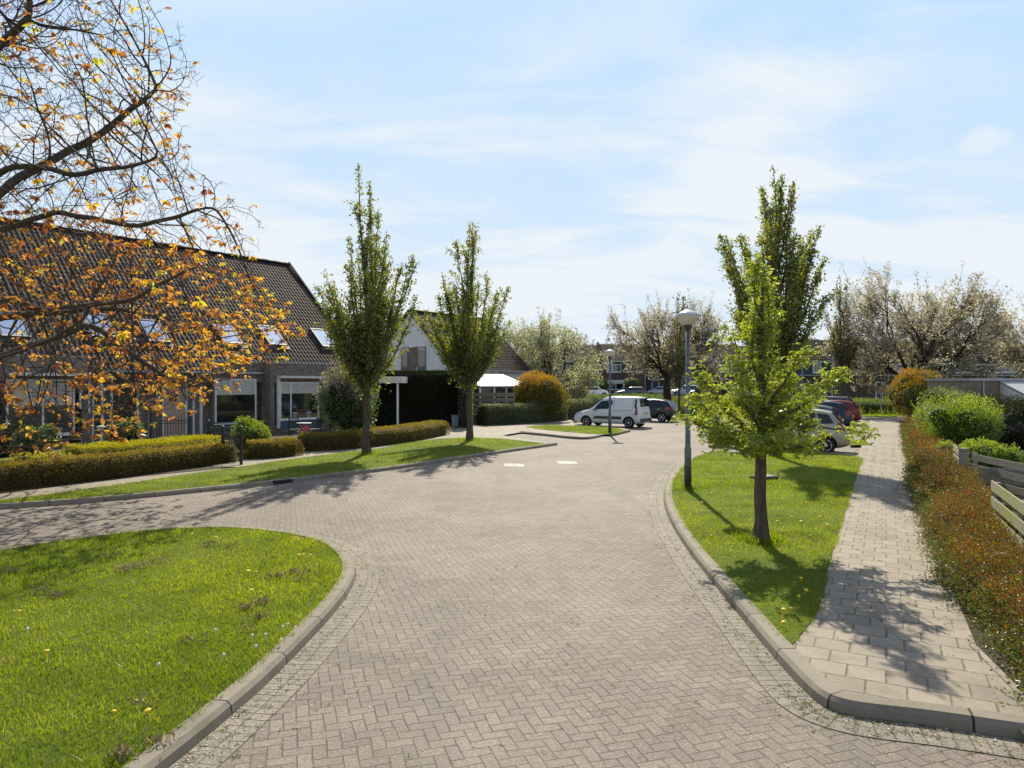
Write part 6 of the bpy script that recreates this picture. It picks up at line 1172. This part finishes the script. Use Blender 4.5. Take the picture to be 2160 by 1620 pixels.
# ---------------------------------------------------------------- street lamps
def lamp(label, px, py, z0=.1, H_=4.2):
    x, y = G(px, py, z0); root = empty('street_lamp', (x, y, z0), 0, label, 'street lamp', 'street lamps with round mushroom heads')
    MB().tube([(0, 0, -.05), (0, 0, .95), (0, 0, 1.0), (0, 0, 3.75)], [.078, .078, .062, .046], 14).build('pole', M['lamp_pole'], root, smooth=True)
    MB().lathe([(.084, 0), (.084, .55), (.080, .56)], 14).build('base_sleeve', M['plastic_grey'], root, smooth=True)
    MB().lathe([(.05, 3.70), (.085, 3.74), (.10, 3.80), (.095, 3.82)], 16).build('collar', M['plastic_grey'], root, smooth=True)
    MB().lathe([(.09, 3.815), (.16, 3.86), (.235, 3.95), (.262, 4.03), (.262, 4.045)], 24).build('glass_bowl', M['lamp_glass'], root, smooth=True)
    MB().lathe([(.275, 4.038), (.285, 4.05), (.20, 4.11), (.09, 4.165), (.03, 4.185), (.022, 4.21), (.0, 4.215)], 24).build('cap', M['lamp_cap'], root, smooth=True); return root
lamp('nearest street lamp, on the right grass island left of the pear tree', 1451, 1032)
lamp('street lamp on the small grass tongue in front of the white van', 1286.5, 913.5)
x3 = at(1693, 48.5); r3 = lamp('farthest street lamp, its head showing beside the pear branches', 1693, 886, 0.0)
# ---------------------------------------------------------------- fences
def board(m, p, q, z0, z1, t=.022):
    p = np.array(p); q = np.array(q); d = (q - p) / np.linalg.norm(q - p); n = np.array([-d[1], d[0]]) * t / 2
    v = [(*(p - n), z0), (*(q - n), z0), (*(q + n), z0), (*(p + n), z0), (*(p - n), z1), (*(q - n), z1), (*(q + n), z1), (*(p + n), z1)]
    m.add(v, [(0, 3, 2, 1), (4, 5, 6, 7), (0, 1, 5, 4), (1, 2, 6, 5), (2, 3, 7, 6), (3, 0, 4, 7)])
def board_fence(name, label, p, q, zs, mat, posts, pz, off=.05, z0=0.0, group=None, bh=.13, both=True):
    "horizontal boards on both sides of posts, like a hit and miss fence"
    p = np.array(p, float); q = np.array(q, float); d = unit(q - p); n = np.array([-d[1], d[0]]); L = np.linalg.norm(q - p); root = empty(name, (*p, z0), 0, label, 'fence', group); rr = np.random.default_rng(int(L * 10))
    for i, z in enumerate(zs):
        m = MB(); j = rr.normal() * .006; m_off = n * off; board(m, -m_off, (q - p) - m_off, z + j, z + bh + j); m.build('board', M[mat], root)
    if both:
        for i, z in enumerate(zs[:-1]):
            zz = (zs[i] + zs[i + 1]) / 2; m = MB(); board(m, n * off, (q - p) + n * off, zz, zz + bh); m.build('board', M[mat], root)
    for u in posts: c = d * u * L; m = MB(); m.box(c[0] - .038, c[0] + .038, c[1] - .038, c[1] + .038, -.1, pz); m.build('post', M[mat], root)
    return root
fo = .82
board_fence('wooden_fence', 'sunlit mossy board fence running out of the right edge, nearest the camera', pathpt(3.15, fo + .02), pathpt(-4.2, fo + .28), [.12, .36, .60, .84], 'wood_mossy', [.02, .27, .52, .77, 1], .98, z0=.08, bh=.15)
board_fence('wooden_fence', 'short weathered grey fence beside the barberries, ending in a corner post', pathpt(9.8, fo), pathpt(7.75, fo), [.08, .28, .50, .72, .93], 'wood_grey', [0], 1.05, z0=.05, bh=.14, both=False)
board_fence('wooden_fence', 'weathered grey fence turning away to the right edge from the corner post', pathpt(7.7, fo), pathpt(7.3, 5.4), [.08, .26, .44, .62], 'wood_grey', [0, .25, .5, .75, 1], .80, z0=.05, bh=.15)
board_fence('wooden_fence', 'grey garden fence running back behind the corner post', pathpt(8.6, fo + .25), pathpt(6.6, fo + .95), [.35, .6, .84], 'wood_grey', [0, 1], 1.0, z0=.05, bh=.14, both=False)
m = MB(); cpt = pathpt(7.72, fo - .02); m.box(-.065, .065, -.065, .065, -.1, 1.12); m.box(-.075, .075, -.075, .075, 1.122, 1.15); o = m.build('corner_post', M['wood_grey']); o.location = (*cpt, .05); tag(o, 'thick weathered corner post where the grey fences meet', 'fence post')
board_fence('wooden_fence', 'weathered horizontal board fence behind the grey green hedge, right of the tree trunk', (at(990, 44.95), 44.95), (at(1085, 44.5), 44.5), [.1, .42, .74, 1.06, 1.38, 1.70], 'wood_grey', [0, .33, .66, 1], 2.0, z0=.05, bh=.24, both=False)
board_fence('wooden_fence', 'pale fence piece showing left of the shed above the yellow green bush', (at(1982, 30), 31), (at(2004, 28.5), 28.5), [1.0, 1.25, 1.5], 'wood_grey', [0, 1], 1.75, z0=0, bh=.2, both=False)
board_fence('wooden_fence', 'dark garden wall like fence in front of the shed', (at(2048, 31.5), 31.5), (at(2260, 31.5), 31.5), [.05, .45, .85, 1.25], 'wood_brown', [0, .5, 1], 1.66, z0=0, bh=.38, both=False)
# ---------------------------------------------------------------- iron gate and railings
def railing(name, label, p, q, h, n, cat, swoop=0.0, z0=.1):
    p = np.array(p, float); q = np.array(q, float); d = q - p; root = empty(name, (*p, z0), 0, label, cat); m = MB()
    for i in range(n + 1):
        t = i / n; c = d * t; hh = h + swoop * (1 - math.sin(math.pi * t)); m.bar((c[0], c[1], .04), (c[0], c[1], hh), .016); m.ico((c[0], c[1], hh + .02), .018, 1)
    m.build('bars', M['black_iron'], root)
    for z in (.10, h - .22, h - .12): MB().bar((0, 0, z), (d[0], d[1], z), .02, .03).build('rail', M['black_iron'], root)
    for c in (np.zeros(2), d): m = MB(); m.box(c[0] - .035, c[0] + .035, c[1] - .035, c[1] + .035, -.05, h + .22); m.ico((c[0], c[1], h + .27), .05, 1); m.build('post', M['black_iron'], root)
    return root
gx0, gx1 = G(470, 976, .1), G(509, 979, .1); railing('garden_gate', 'black iron garden gate in the gap between the low hedges', gx0, gx1, .85, 9, 'gate', .12)
railing('railing', 'black iron railing behind the gate along the garden path', (at(440, 25.5), 25.5), (at(505, 26.5), 26.5), .85, 12, 'railing')
railing('railing', 'tall curved iron railing between the two front doors', (at(318, 28.3), 28.3), (at(400, 28.8), 28.8), 1.1, 14, 'railing', .3)
railing('railing', 'thin dark wire railing in the garden at the right edge', pathpt(10.2, 3.0), pathpt(9.4, 5.6), .95, 14, 'railing')
# ---------------------------------------------------------------- small things
x, y = G(960, 899, .1); root = empty('utility_cabinet', (x, y, .1), .15, 'small blue grey utility cabinet before the tall hedge', 'cabinet'); MB().box(-.2, .2, -.12, .12, -.05, .62).build('body', M['cabinet'], root, bevel=.01); MB().box(-.225, .225, -.145, .145, .622, .66).build('lid', M['zinc'], root, bevel=.01); MB().box(-.17, .17, -.132, -.1215, .06, .58).build('door', M['cabinet'], root)
for i, (px, py, lb) in enumerate([(1084, 981.5, 'white paint mark on the street, the left and nearer of the two'), (1196, 976, 'white paint mark on the street, the right one')]):
    X, Y = G(px, py); c = np.array([X, Y]); a = np.array([.97, -.10]) * .32; b = np.array([-.05, 1.0]) * .42; m = MB(); m.add([(*(c - a - b), .006), (*(c + a - b), .006), (*(c + a + b), .006), (*(c - a + b), .006)], [(0, 1, 2, 3)]); o = m.build('road_marking', M['road_paint'], fixn=False); o.data.flip_normals() if o.data.polygons[0].normal.z < 0 else None; tag(o, lb, 'road marking')
X, Y = G(597, 1019); i = int(np.argmin(np.hypot(vk[:, 0] - X, vk[:, 1] - Y))); t = unit(vk[i + 1] - vk[i]); rz = math.atan2(t[1], t[0]); root = empty('gully_inlet', (vk[i][0], vk[i][1], 0), rz, 'dark iron gully inlet set in the verge kerb', 'drain'); MB().box(-.28, .28, -.012, .10, .0, .10).build('frame', M['black_iron'], root); m = MB()
for k in range(3): m.box(-.22 + k * .16, -.10 + k * .16, -.016, -.0125, .02, .075)
m.build('openings', M['rubber_black'], root)
x, y = G(1612, 1010, .1); root = empty('inspection_cover', (x, y, .1), .4, 'dark square inspection cover raised in the grass behind the pear trunk', 'cover'); MB().box(-.30, .30, -.2, .2, -.05, .07).build('frame', M['trouser'], root, bevel=.01); MB().box(-.25, .25, -.15, .15, .071, .085).build('lid', M['plastic_grey'], root)
x, y = at(213, 22.5), 22.5; root = empty('garden_lantern', (x, y, 1.05), 0, 'small pale lantern standing up out of the golden hedge', 'lantern'); MB().box(-.02, .02, -.02, .02, -1.0, 0).build('post', M['stone_pot'], root); MB().lathe([(.09, 0), (.10, .02), (.085, .13)], 10).build('body', M['glass_grey'], root); MB().lathe([(.14, .132), (.13, .16), (.03, .19)], 10).build('cap', M['canopy_white'], root)
# sign by the far path
Y = 58; x = at(1858, Y); root = empty('traffic_sign', (x, Y, 0), 0, 'small white edged rectangular sign on a post at the far end of the path', 'sign'); MB().tube([(0, 0, 0), (0, 0, 1.9)], .03, 8).build('post', M['zinc'], root); MB().box(-.22, .22, -.04, -.02, 1.75, 2.3).build('edge', M['white_paint'], root); MB().box(-.18, .18, -.046, -.041, 1.79, 2.26).build('panel', M['zinc'], root)
# garden table and chairs before the right bay
def garden_chair(x, y, rz, label):
    root = empty('garden_chair', (x, y, .1), rz, label, 'chair', 'dark metal garden chairs'); m = MB(); m.box(-.22, .22, -.21, .21, .43, .455); m.build('seat', M['black_iron'], root); m = MB()
    for i in range(5): m.box(-.19 + i * .09, -.17 + i * .09, .20, .215, .50, .92)
    m.box(-.22, .22, .197, .218, .92, .96); m.build('backrest', M['black_iron'], root)
    for sx_ in (-.2, .2):
        for sy_, h in ((-.19, .43), (.205, .95)): MB().box(sx_ - .015, sx_ + .015, sy_ - .015, sy_ + .015, 0, h).build('leg', M['black_iron'], root)
Yt = 31.5
garden_chair(at(622, Yt), Yt, .6, 'dark metal garden chair left of the little table'); garden_chair(at(664, Yt + .2), Yt + .2, -.9, 'dark metal garden chair right of the little table, by the lilac')
root = empty('garden_table', (at(641, Yt), Yt, .1), 0, 'small metal garden table between the two chairs', 'table'); MB().lathe([(.32, .70), (.33, .71), (.33, .73), (.31, .735)], 20).build('tabletop', M['zinc'], root)
for a in (0, 2.1, 4.2): MB().bar((.05 * math.cos(a), .05 * math.sin(a), .70), (.27 * math.cos(a), .27 * math.sin(a), 0), .02).build('leg', M['black_iron'], root)
def pot(px, Y, z, r, h, mat, label, plant=None, seed=0):
    root = empty('plant_pot', (at(px, Y), Y, z), 0, label, 'flower pot', 'plant pots by the houses'); MB().lathe([(r * .7, 0), (r, h), (r * 1.08, h), (r * 1.08, h + .02), (r * .9, h + .02)], 14).build('pot', M[mat], root, smooth=True)
    if plant: rr = np.random.default_rng(seed); n = 260; d = unit(rr.normal(size=(n, 3)) + [0, 0, .7]); leaves_obj('foliage', np.array([0, 0, h + .05]) + d * r * rr.uniform(.3, 1.5, (n, 1)), d, np.full(n, .07), plant, root, .6, .1, seed)
pot(645, 30.6, .1, .26, .25, 'black_iron', 'dark bowl with pink flowers before the little table', 'lf_pinkish', 1)
pot(158, 25.5, .1, .18, .45, 'black_iron', 'dark pot with a dark plant at the corner of the left bay', 'lf_dark', 2)
pot(622, 36.5, .85, .12, .22, 'white_paint', 'white pot on the window sill, left one', None); pot(651, 36.7, .85, .13, .24, 'white_paint', 'white pot on the window sill, right one', None)
# dandelions, daisies and dried clods on the lawns
def dots():
    r = np.random.default_rng(12)
    m = MB(); m.lathe([(.004, -.05), (.004, 0), (.014, .003), (.023, .012), (.015, .020), (.002, .022)], 9); base = m.build('dandelion', M['yellow_flower']); tag(base, 'yellow dandelion in the short grass', 'dandelion', 'yellow dandelions in the lawns')
    pts = [(630, 1171), (640, 1170), (654, 1171), (523, 1205), (540, 1207), (530, 1245), (405, 1126), (455, 1133), (240, 1502), (312, 1500), (98, 1374), (40, 1290), (660, 1144), (1653, 1286), (1668, 1284), (1653, 1313), (1690, 1220), (1685, 1258), (1700, 1245), (1480, 1060), (1500, 1040), (1520, 1075), (1540, 1110), (1560, 1080), (1490, 1000), (1560, 990), (1580, 1020), (1640, 1100), (1660, 1120), (1690, 1100), (1720, 1080), (1745, 1107), (1730, 1090), (1710, 1130), (1460, 985), (1600, 1060), (1560, 1035), (1740, 1040), (1700, 1060), (1670, 1090), (1540, 980), (1500, 1130), (1430, 1050), (800, 960), (900, 950), (1020, 945)]
    first = True
    for px, py in pts:
        X, Y = G(px, py, KH + .05); o = base if first else base.copy()
        if not first: COL.objects.link(o)
        first = False; o.location = (X, Y, KH + .045); o['label'] = 'yellow dandelion in the short grass of the ' + ('near left lawn' if py > 1110 and px < 800 else ('long left verge' if px < 1200 else ('right island near its pointed end' if py > 1180 else 'right island around the pear tree'))); s = r.uniform(.8, 1.25) * (1 if Y < 9 else 1.1); o.scale = (s, s, 1); o.rotation_euler = (r.normal() * .2, r.normal() * .2, 0)
    m = MB(); m.ico((0, 0, .03), .018, 2); m.bar((0, 0, -.08), (0, 0, .015), .004); base = m.build('seed_head', M['white_flower']); tag(base, 'white fluffy dandelion seed head above the lawn', 'seed head', 'dandelion seed heads'); first = True
    for px, py in [(58, 1321), (454, 1323), (596, 1317), (607, 1311), (623, 1318), (540, 1357), (593, 1344), (532, 1335), (560, 1333), (472, 1375), (335, 1395), (1630, 1190)]:
        X, Y = G(px, py, KH + .08); o = base if first else base.copy()
        if not first: COL.objects.link(o)
        first = False; o.location = (X, Y, KH + .035); o.scale = (.75,) * 3; o['label'] = 'white fluffy dandelion seed head ' + ('alone at the left of the near lawn' if px < 100 else ('among others at the kerb side of the near lawn' if px < 700 else 'on the right island'))
    # clods of dry grass, uncountable litter
    m = MB(); n = 0
    cl = [(25, 1203), (235, 1170), (260, 1200), (300, 1192), (340, 1180), (520, 1280), (555, 1268), (620, 1206), (630, 1220), (120, 1255), (90, 1245), (550, 1300), (480, 1150), (440, 1148), (640, 1205), (400, 1350), (520, 1325), (580, 1215), (300, 1480), (260, 1590), (330, 1560)]
    V = []; Dd = []
    for px, py in cl:
        X, Y = G(px, py, KH + .02); k = r.integers(30, 90); s = r.uniform(.04, .10); c = np.array([X, Y, KH + .022]) + r.normal(size=(k, 3)) * [s, s * .6, .014]; V.append(c); Dd.append(unit(r.normal(size=(k, 3)) + [0, 0, .2]))
    for _ in range(36):
        P = gr_poly if r.uniform() < .5 else ver_poly; a = np.array(P); X, Y = r.uniform(a[:, 0].min(), a[:, 0].max()), r.uniform(a[:, 1].min(), a[:, 1].max())
        if not inpoly(np.array([X]), np.array([Y]), a)[0]: continue
        k = 50; c = np.array([X, Y, KH + .01]) + r.normal(size=(k, 3)) * [.10, .07, .012]; V.append(c); Dd.append(unit(r.normal(size=(k, 3)) + [0, 0, .2]))
    V = np.vstack(V); Dd = np.vstack(Dd); A, Bf = leaf_arrays(V, Dd, r.uniform(.03, .07, len(V)), .25, seed=2); tag(np_mesh('dry_clippings', A, Bf, M['dry_grass']), 'scattered brown clods and dry clippings lying on the lawns', 'clippings', kind='stuff')
dots()
def tufts():
    r = np.random.default_rng(44); P = []
    for px, py, n, s in [(1608, 1140, 900, .16), (775, 958, 500, .28), (990, 929, 500, .3), (1286, 913, 300, .25), (1632, 962, 500, .3), (1451, 1032, 200, .12)]:
        X, Y = G(px, py, KH); P.append(np.column_stack([r.normal(size=(n, 2)) * s + [X, Y], np.full(n, KH - .02)]))
    P = np.vstack(P); n = len(P); D = unit(np.column_stack([r.normal(size=(n, 2)) * .45, np.ones(n)])); V, Fc = leaf_arrays(P, D, r.uniform(.06, .17, n), .10, .02, seed=4); tag(np_mesh('long_grass', V, Fc, M['grass_blades'], rnd=np.repeat(r.uniform(.1, .7, n), 2)), 'longer unmown grass round the feet of trunks and lamps', 'grass', kind='stuff')
tufts()
# ---------------------------------------------------------------- the person by the far car
def person(px, Y, label):
    root = empty('person', (at(px, Y), Y, rise(Y)), .3, label, 'person')
    J = {'pel': (0, 0, .95), 'sp': (0, 0, 1.2), 'ch': (0, .0, 1.42), 'nk': (0, -.01, 1.55), 'hd': (0, -.03, 1.66), 'ht': (0, -.02, 1.78), 'sl': (.19, 0, 1.44), 'el': (.25, .02, 1.16), 'wl': (.22, -.12, .93), 'fl': (.21, -.17, .83), 'sr': (-.19, 0, 1.44), 'er': (-.27, 0, 1.18), 'wr': (-.20, -.2, 1.05), 'fr': (-.17, -.28, 1.03), 'hl': (.10, 0, .90), 'kl': (.11, -.03, .5), 'al': (.11, .02, .08), 'tl': (.12, -.16, .03), 'hr': (-.10, 0, .90), 'kr': (-.12, -.02, .5), 'ar': (-.12, .04, .08), 'tr': (-.13, -.13, .03)}
    R = dict(pel=.15, sp=.13, ch=.16, nk=.06, hd=.095, ht=.07, sl=.075, el=.048, wl=.032, fl=.028, sr=.075, er=.048, wr=.032, fr=.028, hl=.10, kl=.06, al=.042, tl=.035, hr=.10, kr=.06, ar=.042, tr=.035)
    E = [('pel', 'sp'), ('sp', 'ch'), ('ch', 'nk'), ('nk', 'hd'), ('hd', 'ht'), ('ch', 'sl'), ('sl', 'el'), ('el', 'wl'), ('wl', 'fl'), ('ch', 'sr'), ('sr', 'er'), ('er', 'wr'), ('wr', 'fr'), ('pel', 'hl'), ('hl', 'kl'), ('kl', 'al'), ('al', 'tl'), ('pel', 'hr'), ('hr', 'kr'), ('kr', 'ar'), ('ar', 'tr')]
    ks = list(J); me = bpy.data.meshes.new('body'); me.from_pydata([J[k] for k in ks], [(ks.index(a), ks.index(b)) for a, b in E], []); o = bpy.data.objects.new('body', me); link(o, root); sk = o.modifiers.new('skin', 'SKIN')
    for k, v in zip(ks, me.skin_vertices[0].data): v.radius = (R[k], R[k] * (.75 if k in ('pel', 'sp', 'ch') else 1)); v.use_root = (k == 'pel')
    ss = o.modifiers.new('s', 'SUBSURF'); ss.levels = ss.render_levels = 1; bpy.context.view_layer.update(); bake(o); me = o.data
    for mt in ('skin', 'person_blue', 'trouser'): me.materials.append(M[mt])
    for p in me.polygons: z = p.center.z; p.material_index = 0 if z > 1.54 or (abs(p.center.x) > .15 and z < 1.02 and z > .78) else (1 if z > .92 else 2); p.use_smooth = True
    MB().lathe([(.115, 1.71), (.118, 1.76), (.09, 1.82), (.02, 1.845)], 14, (0, -.02, 0)).build('cap', M['cap_white'], root, smooth=True)
person(1316, 106.5, 'person in a bright blue jacket and white cap standing behind the dark estate car')
